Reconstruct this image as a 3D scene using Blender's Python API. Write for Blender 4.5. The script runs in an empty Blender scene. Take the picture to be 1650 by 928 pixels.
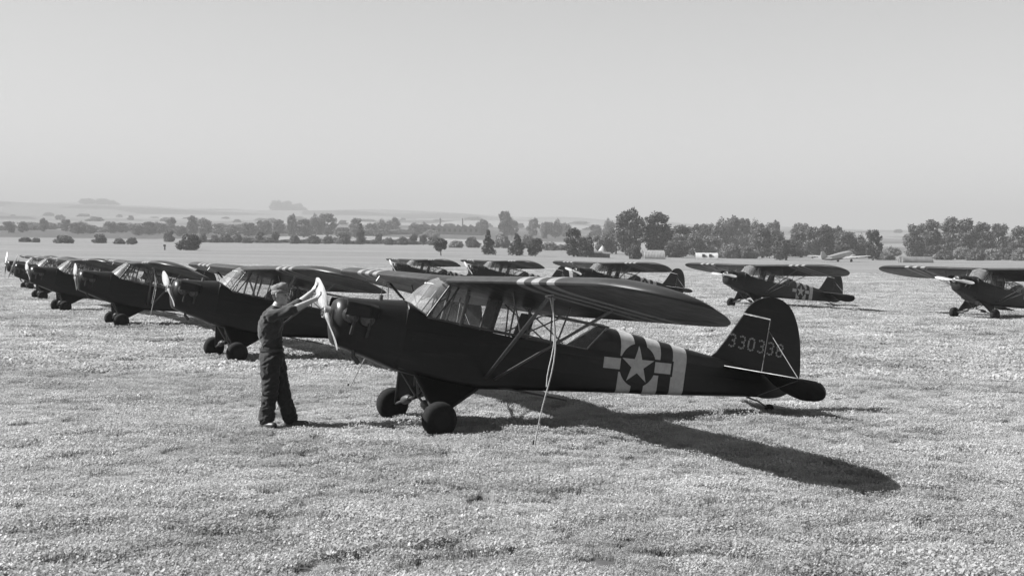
import bpy, bmesh, math, random
import numpy as np
from mathutils import Vector, Matrix, noise
R = math.radians
random.seed(7); rng = np.random.default_rng(11)
S = bpy.context.scene; C = S.collection

# ------------------------------------------------------------------ camera
F_PX, CAM_H, CAM_P, CAM_R = 2176.41, 2.1612, R(-1.3308), R(0.5745)
cam_d = bpy.data.cameras.new('camera'); cam = bpy.data.objects.new('camera', cam_d); C.objects.link(cam)
cam_d.sensor_width = 36.0; cam_d.lens = 36.0 * F_PX / 1650.0
cam_d.clip_start = 0.1; cam_d.clip_end = 20000
_f = Vector((0, math.cos(CAM_P), math.sin(CAM_P))); _r = Vector((1, 0, 0)); _u = _r.cross(_f)
_rt = _r * math.cos(CAM_R) + _u * math.sin(CAM_R); _up = -_r * math.sin(CAM_R) + _u * math.cos(CAM_R)
cam.matrix_world = Matrix(((_rt.x, _up.x, -_f.x, 0), (_rt.y, _up.y, -_f.y, 0), (_rt.z, _up.z, -_f.z, CAM_H), (0, 0, 0, 1)))
S.camera = cam

# ------------------------------------------------------------------ sky, sun, exposure
SUN_EL = R(43.5); SUN_AZ = Vector((-1.0, 0.0, 0.0))
SKY_STR, SUN_STR, EXPO = 0.05, 5.0, 1.6
W = bpy.data.worlds.new('World'); S.world = W; W.use_nodes = True
nt = W.node_tree; nt.nodes.clear()
sky = nt.nodes.new('ShaderNodeTexSky'); sky.sky_type = 'NISHITA'; sky.sun_disc = False
sky.sun_elevation = SUN_EL; sky.sun_rotation = R(-90); sky.altitude = 100; sky.air_density = 1.15; sky.dust_density = 0.0; sky.ozone_density = 1.0
bw = nt.nodes.new('ShaderNodeRGBToBW'); bg = nt.nodes.new('ShaderNodeBackground'); wo = nt.nodes.new('ShaderNodeOutputWorld')
bg.inputs['Strength'].default_value = SKY_STR
nt.links.new(sky.outputs[0], bw.inputs[0]); nt.links.new(bw.outputs[0], bg.inputs['Color']); nt.links.new(bg.outputs[0], wo.inputs['Surface'])
sun_d = bpy.data.lights.new('sun', 'SUN'); sun_d.energy = SUN_STR; sun_d.angle = R(0.53); sun_d.color = (1, 1, 1)
sun = bpy.data.objects.new('sun', sun_d); C.objects.link(sun)
_sd = Vector((SUN_AZ.x * math.cos(SUN_EL), SUN_AZ.y * math.cos(SUN_EL), math.sin(SUN_EL)))
sun.rotation_euler = _sd.to_track_quat('Z', 'Y').to_euler(); sun.location = (-20, 0, 30)
S.view_settings.view_transform = 'Standard'; S.view_settings.look = 'None'; S.view_settings.exposure = EXPO; S.view_settings.gamma = 1.0
S.view_settings.use_curve_mapping = False
S.cycles.max_bounces = 8; S.cycles.transparent_max_bounces = 16; S.cycles.volume_bounces = 0
S.cycles.use_denoising = True

# ------------------------------------------------------------------ materials (a black and white picture: greys throughout)
def mat(name):
    m = bpy.data.materials.new(name); m.use_nodes = True
    n = m.node_tree; n.nodes.clear(); out = n.nodes.new('ShaderNodeOutputMaterial')
    return m, n, out
def L(n, a, b): n.links.new(a, b)
def math_(n, op, a, b=None, c=None):
    x = n.nodes.new('ShaderNodeMath'); x.operation = op
    for i, v in enumerate((a, b, c)):
        if v is None: continue
        if isinstance(v, (int, float)): x.inputs[i].default_value = v
        else: n.links.new(v, x.inputs[i])
    return x.outputs[0]
def noise_(n, scale, detail=3, coord=None, rough=0.55, dist=0.0):
    t = n.nodes.new('ShaderNodeTexNoise'); t.inputs['Scale'].default_value = scale; t.inputs['Detail'].default_value = detail
    t.inputs['Roughness'].default_value = rough; t.inputs['Distortion'].default_value = dist
    if coord is not None: n.links.new(coord, t.inputs['Vector'])
    return t.outputs['Fac']
def obj_co(n): return n.nodes.new('ShaderNodeTexCoord').outputs['Object']
def pos_co(n): return n.nodes.new('ShaderNodeNewGeometry').outputs['Position']
def ramp(n, fac, lo, hi, a=0.0, b=1.0):
    x = n.nodes.new('ShaderNodeMapRange'); x.inputs['From Min'].default_value = a; x.inputs['From Max'].default_value = b
    x.inputs['To Min'].default_value = lo; x.inputs['To Max'].default_value = hi; n.links.new(fac, x.inputs['Value']); return x.outputs[0]
def grey(n, v):
    x = n.nodes.new('ShaderNodeCombineColor')
    for i in range(3):
        if isinstance(v, (int, float)): x.inputs[i].default_value = v
        else: n.links.new(v, x.inputs[i])
    return x.outputs[0]
def bsdf(n, out, col, rough=0.6, spec=0.5, metal=0.0, bump=None, bstr=0.3, bdist=0.01, sheen=0.0, coat=0.0):
    b = n.nodes.new('ShaderNodeBsdfPrincipled')
    b.inputs['Base Color'].default_value = (1, 1, 1, 1)
    n.links.new(grey(n, col), b.inputs['Base Color'])
    if isinstance(rough, (int, float)): b.inputs['Roughness'].default_value = rough
    else: n.links.new(rough, b.inputs['Roughness'])
    b.inputs['Specular IOR Level'].default_value = spec; b.inputs['Metallic'].default_value = metal
    b.inputs['Sheen Weight'].default_value = sheen; b.inputs['Coat Weight'].default_value = coat
    if bump is not None:
        u = n.nodes.new('ShaderNodeBump'); u.inputs['Strength'].default_value = bstr; u.inputs['Distance'].default_value = bdist
        n.links.new(bump, u.inputs['Height']); n.links.new(u.outputs[0], b.inputs['Normal'])
    if out is not None: n.links.new(b.outputs[0], out.inputs['Surface'])
    return b
def simple(name, v, rough=0.6, var=0.15, scale=8.0, spec=0.5, metal=0.0, bstr=0.0, bscale=40.0, sheen=0.0):
    m, n, o = mat(name); co = obj_co(n)
    c = ramp(n, noise_(n, scale, 4, co), v * (1 - var), v * (1 + var), 0.3, 0.7)
    bsdf(n, o, c, rough, spec, metal, noise_(n, bscale, 3, co) if bstr else None, bstr, 0.01, sheen)
    return m
M = {}
def in_range(n, v, a, b):
    return math_(n, 'MULTIPLY', math_(n, 'GREATER_THAN', v, a), math_(n, 'LESS_THAN', v, b))
def paint(name, kind):
    m, n, o = mat(name); co = obj_co(n)
    sp = n.nodes.new('ShaderNodeSeparateXYZ'); L(n, co, sp.inputs[0]); X, Y, Z = sp.outputs
    od = {'wing': 0.024, 'body': 0.008, 'cowl': 0.010, 'tail': 0.008}[kind]
    base = ramp(n, noise_(n, 2.3, 5, co), od * 0.75, od * 1.3, 0.3, 0.7)
    stain = ramp(n, noise_(n, 14, 4, co), 0, 0.005, 0.6, 0.8)
    base = math_(n, 'ADD', base, stain)
    mp = n.nodes.new('ShaderNodeMapping'); mp.inputs['Scale'].default_value = (1.2, 9, 9) if kind != 'wing' else (9, 2, 2); L(n, co, mp.inputs[0])
    base = math_(n, 'ADD', base, ramp(n, noise_(n, 1.6, 5, mp.outputs[0], 0.65), 0, 0.010, 0.52, 0.8))     # dust streaks
    white = None; bump = None; bs = 0.25
    def tapes(v, period, sharp=50.0): return math_(n, 'POWER', math_(n, 'ABSOLUTE', math_(n, 'COSINE', math_(n, 'MULTIPLY', v, math.pi / period))), sharp)
    if kind == 'body':
        xs = math_(n, 'ADD', X, math_(n, 'MULTIPLY', Z, 0.07))   # stripes lean a little
        w = None
        for a, b in ((2.63, 2.85), (3.045, 3.265), (3.465, 3.69)):
            q = in_range(n, xs, a, b); w = q if w is None else math_(n, 'MAXIMUM', w, q)
        # insignia frame: centre (2.91, .135), turned 5 degrees
        ca, sa = math.cos(R(5)), math.sin(R(5))
        dx = math_(n, 'SUBTRACT', X, 2.91); dz = math_(n, 'SUBTRACT', Z, 0.135)
        u = math_(n, 'ADD', math_(n, 'MULTIPLY', dx, ca), math_(n, 'MULTIPLY', dz, sa))
        v = math_(n, 'SUBTRACT', math_(n, 'MULTIPLY', dz, ca), math_(n, 'MULTIPLY', dx, sa))
        r2 = math_(n, 'SQRT', math_(n, 'ADD', math_(n, 'MULTIPLY', u, u), math_(n, 'MULTIPLY', v, v)))
        au = math_(n, 'ABSOLUTE', u)
        disc = math_(n, 'LESS_THAN', r2, 0.285)
        edge = math_(n, 'MULTIPLY', in_range(n, v, -0.105, 0.105), math_(n, 'LESS_THAN', au, 0.565))
        bar = math_(n, 'MULTIPLY', in_range(n, v, -0.072, 0.072), in_range(n, au, 0.272, 0.53))
        cnt = None
        for k in range(5):
            a = R(90 + 72 * k)
            d = math_(n, 'ADD', math_(n, 'MULTIPLY', u, math.cos(a)), math_(n, 'MULTIPLY', v, math.sin(a)))
            hp = math_(n, 'LESS_THAN', d, 0.262 * math.cos(R(72)))
            cnt = hp if cnt is None else math_(n, 'ADD', cnt, hp)
        star = math_(n, 'MULTIPLY', math_(n, 'GREATER_THAN', cnt, 3.5), math_(n, 'LESS_THAN', r2, 0.28))
        inv = math_(n, 'SUBTRACT', 1.0, math_(n, 'MAXIMUM', disc, edge))
        w = math_(n, 'MULTIPLY', w, inv)
        white = math_(n, 'MAXIMUM', w, math_(n, 'MAXIMUM', bar, star))
    if kind == 'wing':
        ay = math_(n, 'ABSOLUTE', Y)
        for a in (2.58, 2.97, 3.36):
            q = in_range(n, ay, a, a + 0.195); white = q if white is None else math_(n, 'MAXIMUM', white, q)
        rib = math_(n, 'SINE', math_(n, 'MULTIPLY', ay, 2 * math.pi / 0.34))
        bump = math_(n, 'ADD', math_(n, 'POWER', math_(n, 'ABSOLUTE', rib), 3.0), math_(n, 'MULTIPLY', noise_(n, 9, 4, co), 0.5)); bs = 0.12
    if kind == 'tail':
        rib = math_(n, 'SINE', math_(n, 'MULTIPLY', Z, 2 * math.pi / 0.44))
        bump = math_(n, 'ADD', math_(n, 'POWER', math_(n, 'ABSOLUTE', rib), 3.0), math_(n, 'MULTIPLY', noise_(n, 9, 4, co), 0.5))
    if kind == 'body':
        bump = math_(n, 'ADD', math_(n, 'ADD', tapes(X, 0.62), tapes(math_(n, 'ADD', Z, math_(n, 'MULTIPLY', X, -0.05)), 0.24, 90.0)), math_(n, 'MULTIPLY', noise_(n, 4, 4, co), 0.9)); bs = 0.45
    if kind == 'cowl':
        bump = math_(n, 'ADD', math_(n, 'MULTIPLY', tapes(X, 0.43, 160.0), -1.0), math_(n, 'MULTIPLY', noise_(n, 7, 4, co), 0.5)); bs = 0.35
    if bump is None: bump = noise_(n, 5, 4, co)
    if white is not None:
        wl, wh_ = (0.13, 0.22) if kind == 'wing' else (0.28, 0.44)
        wv = ramp(n, noise_(n, 10, 5, co, 0.7), wl, wh_, 0.25, 0.75)
        mx = n.nodes.new('ShaderNodeMix'); L(n, white, mx.inputs[0]); L(n, base, mx.inputs[2]); L(n, wv, mx.inputs[3]); base = mx.outputs[0]
    r0 = 0.35 if kind == 'wing' else 0.30
    rg = ramp(n, noise_(n, 6, 3, co), r0, r0 + 0.12, 0.3, 0.7)
    bsdf(n, o, base, rg, 0.28, 0, bump, bs, 0.003, 0.0)
    return m
M['body'] = paint('fuselage_paint', 'body'); M['wing'] = paint('wing_paint', 'wing'); M['tail'] = paint('tail_paint', 'tail')
M['cowl'] = paint('cowl_paint', 'cowl')
M['strut'] = simple('strut_paint', 0.075, 0.38, 0.2, 12)
M['tyre'] = simple('tyre_rubber', 0.012, 0.9, 0.3, 20, 0.15)
M['hub'] = simple('hub_paint', 0.013, 0.85, spec=0.15)
M['engine'] = simple('engine_metal', 0.09, 0.4, 0.3, 30, metal=0.6)
M['iron'] = simple('dark_iron', 0.03, 0.55, 0.3, 30)
M['rope'] = simple('hemp_rope', 0.36, 0.9, 0.2, 60, bstr=0.6, bscale=300)
M['number'] = simple('number_paint', 0.22, 0.6, 0.15, 40)
M['canvas'] = simple('seat_canvas', 0.05, 0.9, 0.25, 20)
M['tubing'] = simple('frame_tubing', 0.16, 0.4, 0.2, 20)
M['cloth'] = simple('coverall_cloth', 0.022, 0.95, 0.3, 9, 0.2, bstr=0.5, bscale=35, sheen=0.08)
M['shirt'] = simple('shirt_cloth', 0.034, 0.95, 0.25, 9, 0.2, bstr=0.5, bscale=35, sheen=0.15)
M['skin'] = simple('skin', 0.28, 0.5, 0.12, 25)
M['cap'] = simple('cap_cloth', 0.15, 0.95, 0.35, 30, 0.1, bstr=0.6, bscale=60)
M['leather'] = simple('boot_leather', 0.02, 0.5, 0.3, 30)
M['hair'] = simple('hair', 0.03, 0.6, 0.4, 80)
M['eye'] = simple('eye_dark', 0.02, 0.3)
def wood():
    m, n, o = mat('propeller_wood'); co = obj_co(n)
    mp = n.nodes.new('ShaderNodeMapping'); mp.inputs['Scale'].default_value = (9, 9, 0.8); L(n, co, mp.inputs[0])
    c = ramp(n, noise_(n, 6, 5, mp.outputs[0], 0.6, 0.6), 0.14, 0.28, 0.3, 0.7)
    bsdf(n, o, c, 0.4, 0.5); return m
M['prop'] = wood()
def plexi(name, tr, dif, haze=0.0):
    m, n, o = mat(name); co = obj_co(n)
    t = n.nodes.new('ShaderNodeBsdfTransparent'); t.inputs[0].default_value = (tr, tr, tr, 1)
    g = n.nodes.new('ShaderNodeBsdfGlossy'); g.inputs['Roughness'].default_value = 0.06 + haze; g.inputs[0].default_value = (1, 1, 1, 1)
    d = n.nodes.new('ShaderNodeBsdfPrincipled'); d.inputs['Base Color'].default_value = (0.75, 0.75, 0.75, 1); d.inputs['Roughness'].default_value = 0.35
    tl = n.nodes.new('ShaderNodeBsdfTranslucent'); tl.inputs[0].default_value = (0.8, 0.8, 0.8, 1)
    md = n.nodes.new('ShaderNodeMixShader'); md.inputs[0].default_value = 0.35; L(n, d.outputs[0], md.inputs[1]); L(n, tl.outputs[0], md.inputs[2])
    mx = n.nodes.new('ShaderNodeMixShader'); L(n, ramp(n, noise_(n, 5, 4, co), dif * 0.6, dif * 1.4, 0.3, 0.7), mx.inputs[0])
    L(n, t.outputs[0], mx.inputs[1]); L(n, md.outputs[0], mx.inputs[2])
    fr = n.nodes.new('ShaderNodeLayerWeight'); fr.inputs[0].default_value = 0.25
    m2 = n.nodes.new('ShaderNodeMixShader'); L(n, math_(n, 'MULTIPLY', fr.outputs['Fresnel'], 0.6), m2.inputs[0])
    L(n, mx.outputs[0], m2.inputs[1]); L(n, g.outputs[0], m2.inputs[2]); L(n, m2.outputs[0], o.inputs['Surface'])
    return m
M['windshield'] = plexi('scratched_plexiglass', 0.9, 0.19, 0.12); M['pane'] = plexi('clear_plexiglass', 0.93, 0.08)

def leafy(name, lo, hi, tl, scale=0.0):
    m, n, o = mat(name)
    oi = n.nodes.new('ShaderNodeObjectInfo')
    f1 = noise_(n, 0.9, 3, pos_co(n))
    v = math_(n, 'ADD', math_(n, 'MULTIPLY', oi.outputs['Random'], 0.35), math_(n, 'MULTIPLY', f1, 0.65))
    c = ramp(n, v, lo, hi, 0.15, 0.75); g = grey(n, c)
    d = n.nodes.new('ShaderNodeBsdfPrincipled'); d.inputs['Roughness'].default_value = 0.55; d.inputs['Specular IOR Level'].default_value = 0.3
    L(n, g, d.inputs['Base Color'])
    t = n.nodes.new('ShaderNodeBsdfTranslucent'); L(n, g, t.inputs[0])
    mx = n.nodes.new('ShaderNodeMixShader'); mx.inputs[0].default_value = tl
    L(n, d.outputs[0], mx.inputs[1]); L(n, t.outputs[0], mx.inputs[2]); L(n, mx.outputs[0], o.inputs['Surface'])
    return m
M['leaf_dark'] = leafy('leaf_dark', 0.02, 0.06, 0.2); M['leaf_mid'] = leafy('leaf_mid', 0.03, 0.10, 0.22); M['leaf_pale'] = leafy('leaf_pale', 0.09, 0.18, 0.25)
M['bark'] = simple('bark', 0.08, 0.9, 0.3, 3)

def grass_mat():
    m, n, o = mat('meadow_grass'); p = pos_co(n)
    oi = n.nodes.new('ShaderNodeObjectInfo')
    big = noise_(n, 0.22, 5, p, 0.6); mid = noise_(n, 1.6, 3, p)
    v = math_(n, 'ADD', math_(n, 'MULTIPLY', big, 0.6), math_(n, 'ADD', math_(n, 'MULTIPLY', mid, 0.25), math_(n, 'MULTIPLY', oi.outputs['Random'], 0.15)))
    c = ramp(n, v, 0.22, 0.48, 0.36, 0.64); g = grey(n, c)
    d = n.nodes.new('ShaderNodeBsdfPrincipled'); d.inputs['Roughness'].default_value = 0.45; d.inputs['Specular IOR Level'].default_value = 0.35
    L(n, g, d.inputs['Base Color'])
    t = n.nodes.new('ShaderNodeBsdfTranslucent'); L(n, g, t.inputs[0])
    mx = n.nodes.new('ShaderNodeMixShader'); mx.inputs[0].default_value = 0.42
    L(n, d.outputs[0], mx.inputs[1]); L(n, t.outputs[0], mx.inputs[2]); L(n, mx.outputs[0], o.inputs['Surface'])
    return m
M['grass'] = grass_mat()
M['clover'] = simple('clover_heads', 0.32, 0.8, 0.15, 30)
def ground_mat():
    m, n, o = mat('ground_turf'); p = pos_co(n)
    sp = n.nodes.new('ShaderNodeSeparateXYZ'); L(n, p, sp.inputs[0])
    d = math_(n, 'SQRT', math_(n, 'ADD', math_(n, 'MULTIPLY', sp.outputs[0], sp.outputs[0]), math_(n, 'MULTIPLY', sp.outputs[1], sp.outputs[1])))
    near = ramp(n, noise_(n, 3.0, 5, p), 0.03, 0.075, 0.3, 0.7)
    mp = n.nodes.new('ShaderNodeMapping'); mp.inputs['Scale'].default_value = (0.012, 0.06, 0.0); L(n, p, mp.inputs[0])
    streak = noise_(n, 1.0, 5, mp.outputs[0], 0.6)
    fine = noise_(n, 0.35, 4, p)
    meadow = ramp(n, math_(n, 'ADD', math_(n, 'MULTIPLY', streak, 0.7), math_(n, 'MULTIPLY', fine, 0.3)), 0.105, 0.165, 0.35, 0.65)
    vo = n.nodes.new('ShaderNodeTexVoronoi'); vo.inputs['Scale'].default_value = 1.0
    mp2 = n.nodes.new('ShaderNodeMapping'); mp2.inputs['Scale'].default_value = (0.0045, 0.0030, 0); mp2.inputs['Rotation'].default_value = (0, 0, 0.3); L(n, p, mp2.inputs[0]); L(n, mp2.outputs[0], vo.inputs['Vector'])
    sc = n.nodes.new('ShaderNodeSeparateColor'); L(n, vo.outputs['Color'], sc.inputs[0])
    fields = ramp(n, sc.outputs[0], 0.045, 0.17, 0.1, 0.9)
    def mix(f, a, b):
        x = n.nodes.new('ShaderNodeMix'); L(n, f, x.inputs[0]); L(n, a, x.inputs[2]); L(n, b, x.inputs[3]); return x.outputs[0]
    c = mix(ramp(n, d, 0, 1, 90, 170), near, meadow)
    c = mix(ramp(n, d, 0, 1, 600, 720), c, fields)
    bsdf(n, o, c, 0.9, 0.15, 0, noise_(n, 6, 5, p), 0.4, 0.05); return m
M['ground'] = ground_mat()

# ------------------------------------------------------------------ mesh helpers
def tag(o, label=None, cat=None, group=None, kind=None):
    if label: o['label'] = label
    if cat: o['category'] = cat
    if group: o['group'] = group
    if kind: o['kind'] = kind
    return o
def mesh_obj(name, verts, faces, material, parent=None, smooth=False, loc=None):
    me = bpy.data.meshes.new(name); me.from_pydata([tuple(v) for v in verts], [], faces); me.update()
    bm = bmesh.new(); bm.from_mesh(me); bmesh.ops.recalc_face_normals(bm, faces=bm.faces); bm.to_mesh(me); bm.free()
    if material is not None: me.materials.append(material)
    if smooth:
        me.polygons.foreach_set('use_smooth', [True] * len(me.polygons))
        try: me.set_sharp_from_angle(angle=R(smooth if smooth is not True else 45))
        except Exception: pass
    o = bpy.data.objects.new(name, me); C.objects.link(o)
    if parent is not None: o.parent = parent
    if loc is not None: o.location = loc
    return o
class MB:
    def __init__(s): s.v = []; s.f = []
    def add(s, v, f):
        k = len(s.v); s.v += [Vector(p) for p in v]; s.f += [tuple(i + k for i in q) for q in f]; return s
    def box(s, a, b):
        x0, y0, z0 = a; x1, y1, z1 = b
        return s.add([(x0,y0,z0),(x1,y0,z0),(x1,y1,z0),(x0,y1,z0),(x0,y0,z1),(x1,y0,z1),(x1,y1,z1),(x0,y1,z1)],
                     [(0,3,2,1),(4,5,6,7),(0,1,5,4),(1,2,6,5),(2,3,7,6),(3,0,4,7)])
    def tube(s, pts, r, n=8, flat=1.0):
        pts = [Vector(p) for p in pts]; rs = r if isinstance(r, (list, tuple)) else [r] * len(pts)
        rings = []; ref = None
        for i, p in enumerate(pts):
            t = (pts[min(i + 1, len(pts) - 1)] - pts[max(i - 1, 0)]).normalized()
            if ref is None: ref = Vector((1, 0, 0)) if abs(t.x) < 0.8 else Vector((0, 1, 0))
            a = (ref - t * ref.dot(t)).normalized(); b = t.cross(a); ref = a
            rings.append([p + (a * math.cos(2 * math.pi * k / n) + b * math.sin(2 * math.pi * k / n) * flat) * rs[i] for k in range(n)])
        return s.loft(rings, True, True)
    def loft(s, rings, close=True, cap=False):
        n = len(rings[0]); v = [p for r in rings for p in r]; f = []
        for i in range(len(rings) - 1):
            for k in range(n if close else n - 1):
                f.append((i*n+k, i*n+(k+1) % n, (i+1)*n+(k+1) % n, (i+1)*n+k))
        if cap: f.append(tuple(range(n))[::-1]); f.append(tuple((len(rings)-1)*n + k for k in range(n)))
        return s.add(v, f)
    def lathe(s, prof, c, ax, n=20):
        ax = Vector(ax).normalized(); a = Vector((0, 0, 1)) if abs(ax.z) < 0.8 else Vector((1, 0, 0))
        a = (a - ax * a.dot(ax)).normalized(); b = ax.cross(a); c = Vector(c)
        return s.loft([[c + ax * h + (a * math.cos(2*math.pi*k/n) + b * math.sin(2*math.pi*k/n)) * r for k in range(n)] for h, r in prof], True, True)
    def plate(s, poly, th, to):           # outline in 2D, mapped by to(u, v, w)
        n = len(poly); v = [to(u, w, -th/2) for u, w in poly] + [to(u, w, th/2) for u, w in poly]
        f = [tuple(range(n))[::-1], tuple(range(n, 2*n))] + [(i, (i+1) % n, n+(i+1) % n, n+i) for i in range(n)]
        return s.add(v, f)
    def build(s, name, m, parent=None, smooth=False, loc=None): return mesh_obj(name, s.v, s.f, m, parent, smooth, loc)
def empty(name, loc, rot=(0, 0, 0)):
    o = bpy.data.objects.new(name, None); o.empty_display_size = 0.3; C.objects.link(o); o.location = loc; o.rotation_euler = rot; return o
def copy_tree(o, parent=None):
    c = o.copy(); C.objects.link(c); c.parent = parent
    for ch in list(o.children): copy_tree(ch, c)
    return c
def spline(pts, n=6):
    out = []; N = len(pts)
    for i in range(N - 1):
        p0, p1, p2, p3 = (Vector(pts[max(0, min(N-1, i+k))]) for k in (-1, 0, 1, 2))
        for k in range(n):
            t = k / n; out.append(0.5 * ((2*p1) + (p2-p0)*t + (2*p0-5*p1+4*p2-p3)*t*t + (3*p1-p0-3*p2+p3)*t**3))
    out.append(Vector(pts[-1])); return out
def interp(x, xs, ys):
    return float(np.interp(x, xs, ys))

# ------------------------------------------------------------------ terrain
KL = ([0, 105, 200, 300, 400, 550, 800, 1200, 2000, 3000, 4200, 6500], [0, 0, 0.9, 2.2, 3.9, 6.3, 10.5, 23, 47, 85, 142, 120])
KR = ([0, 105, 200, 300, 400, 550, 800, 1200, 2000, 3000, 4200, 6500], [0, 0, 0.5, 1.1, 2.0, 4.0, 8.5, 17, 34, 58, 92, 70])
def gz(x, y):
    d = math.hypot(x, y); az = x / max(abs(y), 1e-3) if y > 0 else (1 if x > 0 else -1)
    t = min(1, max(0, (az + 0.08) / 0.28)); t = t * t * (3 - 2 * t)
    z = interp(d, *KL) * (1 - t) + interp(d, *KR) * t
    if d > 900: z += (noise.noise(Vector((x * 0.0011, y * 0.0011, 0))) * 0.012 + noise.noise(Vector((x * 0.004, y * 0.004, 3))) * 0.003) * (d - 900) * min(1, (d - 900) / 800)
    return z
rad = [0.0, 4] + list(np.linspace(8, 110, 18)) + list(np.geomspace(120, 6500, 70)); NA = 320
tv = [(0, 0, 0)]; tf = []
angs = []
for k in range(NA):                       # denser ahead of the camera
    u = k / NA
    angs.append(math.pi / 2 + (2 * u - 1) * math.pi * (0.22 + 0.78 * abs(2 * u - 1) ** 2))
for r in rad[1:]:
    for a in angs:
        x, y = r * math.cos(a), r * math.sin(a); tv.append((x, y, gz(x, y)))
for k in range(NA): tf.append((0, 1 + k, 1 + (k + 1) % NA))
for i in range(len(rad) - 2):
    for k in range(NA):
        a = 1 + i * NA; tf.append((a + k, a + NA + k, a + NA + (k + 1) % NA, a + (k + 1) % NA))
g = mesh_obj('ground', tv, tf, M['ground'], smooth=80); tag(g, kind='structure')

def ray_xy(px, D): return (px - 825) / F_PX * D, D       # a bearing and a distance, as read on a plan
def at(px, D):
    x, y = ray_xy(px, D); return Vector((x, y, gz(x, y)))

# ------------------------------------------------------------------ meadow grass: clumps scattered by geometry nodes
def clump(name, rad_, nb, h, wd, heads, seed, leaves):
    rn = random.Random(seed); v = []; f = []; mi = []
    for _ in range(nb):
        a = rn.uniform(0, 6.283); q = rad_ * math.sqrt(rn.random()); x, y = q * math.cos(a), q * math.sin(a)
        th = rn.uniform(0, 6.283); hh = h * rn.uniform(0.45, 1.15); ln = rn.uniform(0.1, 0.75) * hh; w = wd * rn.uniform(0.6, 1.3)
        dx, dy = math.cos(th), math.sin(th); k = len(v)
        v += [(x - dy*w*0.5, y + dx*w*0.5, -0.01), (x + dy*w*0.5, y - dx*w*0.5, -0.01),
              (x + dx*ln*0.4 + dy*w*0.5, y + dy*ln*0.4 - dx*w*0.5, hh*0.62), (x + dx*ln*0.4 - dy*w*0.5, y + dy*ln*0.4 + dx*w*0.5, hh*0.62),
              (x + dx*ln, y + dy*ln, hh * rn.uniform(0.8, 1.0))]
        f += [(k, k+1, k+2, k+3), (k+3, k+2, k+4)]; mi += [0, 0]
    for _ in range(leaves):
        a = rn.uniform(0, 6.283); q = rad_ * math.sqrt(rn.random()); x, y = q * math.cos(a), q * math.sin(a); z = h * rn.uniform(0.45, 0.95); s = wd * rn.uniform(0.8, 1.5); k = len(v)
        nx, ny = rn.uniform(-.8, .8), rn.uniform(-.8, .8); t = rn.uniform(0, 6.283)
        for j in range(5):
            c_, s_ = s * math.cos(t + j * 1.2566), s * math.sin(t + j * 1.2566); v.append((x + c_, y + s_, z - nx * c_ - ny * s_))
        f.append((k, k+1, k+2, k+3, k+4)); mi.append(0)
    for _ in range(heads):
        a = rn.uniform(0, 6.283); q = rad_ * math.sqrt(rn.random()); x, y = q * math.cos(a), q * math.sin(a); z = h * rn.uniform(0.75, 1.15); s = wd * rn.uniform(0.7, 1.2); k = len(v)
        v += [(x+s,y,z),(x,y+s,z),(x-s,y,z),(x,y-s,z),(x,y,z+s),(x,y,z-s)]
        f += [(k,k+1,k+4),(k+1,k+2,k+4),(k+2,k+3,k+4),(k+3,k,k+4),(k+1,k,k+5),(k+2,k+1,k+5),(k+3,k+2,k+5),(k,k+3,k+5)]; mi += [1] * 8
    me = bpy.data.meshes.new(name); me.from_pydata(v, [], f); me.materials.append(M['grass']); me.materials.append(M['clover'])
    me.polygons.foreach_set('material_index', mi)
    return bpy.data.objects.new(name, me)
def scatter(name, pts, sc, clumps, label):
    col = bpy.data.collections.new(name + '_clumps')
    for o in clumps: col.objects.link(o)
    me = bpy.data.meshes.new(name); me.from_pydata(pts, [], [])
    at_ = me.attributes.new('sz', 'FLOAT', 'POINT'); at_.data.foreach_set('value', sc)
    o = bpy.data.objects.new(name, me); C.objects.link(o)
    ng = bpy.data.node_groups.new(name, 'GeometryNodeTree')
    ng.interface.new_socket('Geometry', in_out='INPUT', socket_type='NodeSocketGeometry'); ng.interface.new_socket('Geometry', in_out='OUTPUT', socket_type='NodeSocketGeometry')
    gi = ng.nodes.new('NodeGroupInput'); go = ng.nodes.new('NodeGroupOutput')
    ci = ng.nodes.new('GeometryNodeCollectionInfo'); ci.inputs['Collection'].default_value = col; ci.inputs['Separate Children'].default_value = True; ci.inputs['Reset Children'].default_value = True
    ip = ng.nodes.new('GeometryNodeInstanceOnPoints'); ip.inputs['Pick Instance'].default_value = True
    na = ng.nodes.new('GeometryNodeInputNamedAttribute'); na.data_type = 'FLOAT'; na.inputs['Name'].default_value = 'sz'
    rv = ng.nodes.new('FunctionNodeRandomValue'); rv.data_type = 'FLOAT_VECTOR'; rv.inputs[0].default_value = (-0.08, -0.08, 0); rv.inputs[1].default_value = (0.08, 0.08, 6.283)
    ng.links.new(gi.outputs[0], ip.inputs['Points']); ng.links.new(ci.outputs[0], ip.inputs['Instance'])
    ng.links.new(rv.outputs[0], ip.inputs['Rotation']); ng.links.new(na.outputs[0], ip.inputs['Scale']); ng.links.new(ip.outputs[0], go.inputs[0])
    md = o.modifiers.new('scatter', 'NODES'); md.node_group = ng
    return tag(o, label, 'grass', None, 'stuff')
def field_pts(d0, d1, dens, half=0.47, pad=1.0):
    A = half * (d1*d1 - d0*d0); n = int(A * dens)
    d = np.sqrt(rng.uniform(d0*d0, d1*d1, n)); u = rng.uniform(-half, half, n)
    x = u * d + np.sign(u) * 0; return [(float(a), float(b), gz(float(a), float(b))) for a, b in zip(x, d)]
near_cl = [clump('clump', 0.15, 260, 0.07, 0.0055, (0, 2, 4, 0, 7)[i], 50 + i, 240) for i in range(5)]
far_cl = [clump('clump_far', 0.42, 260, 0.075, 0.014, (0, 2, 5, 1)[i], 80 + i, 380) for i in range(4)]
p1 = field_pts(6.0, 24, 60); p2 = field_pts(24, 62, 11); p3 = field_pts(62, 175, 2.6)
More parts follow.
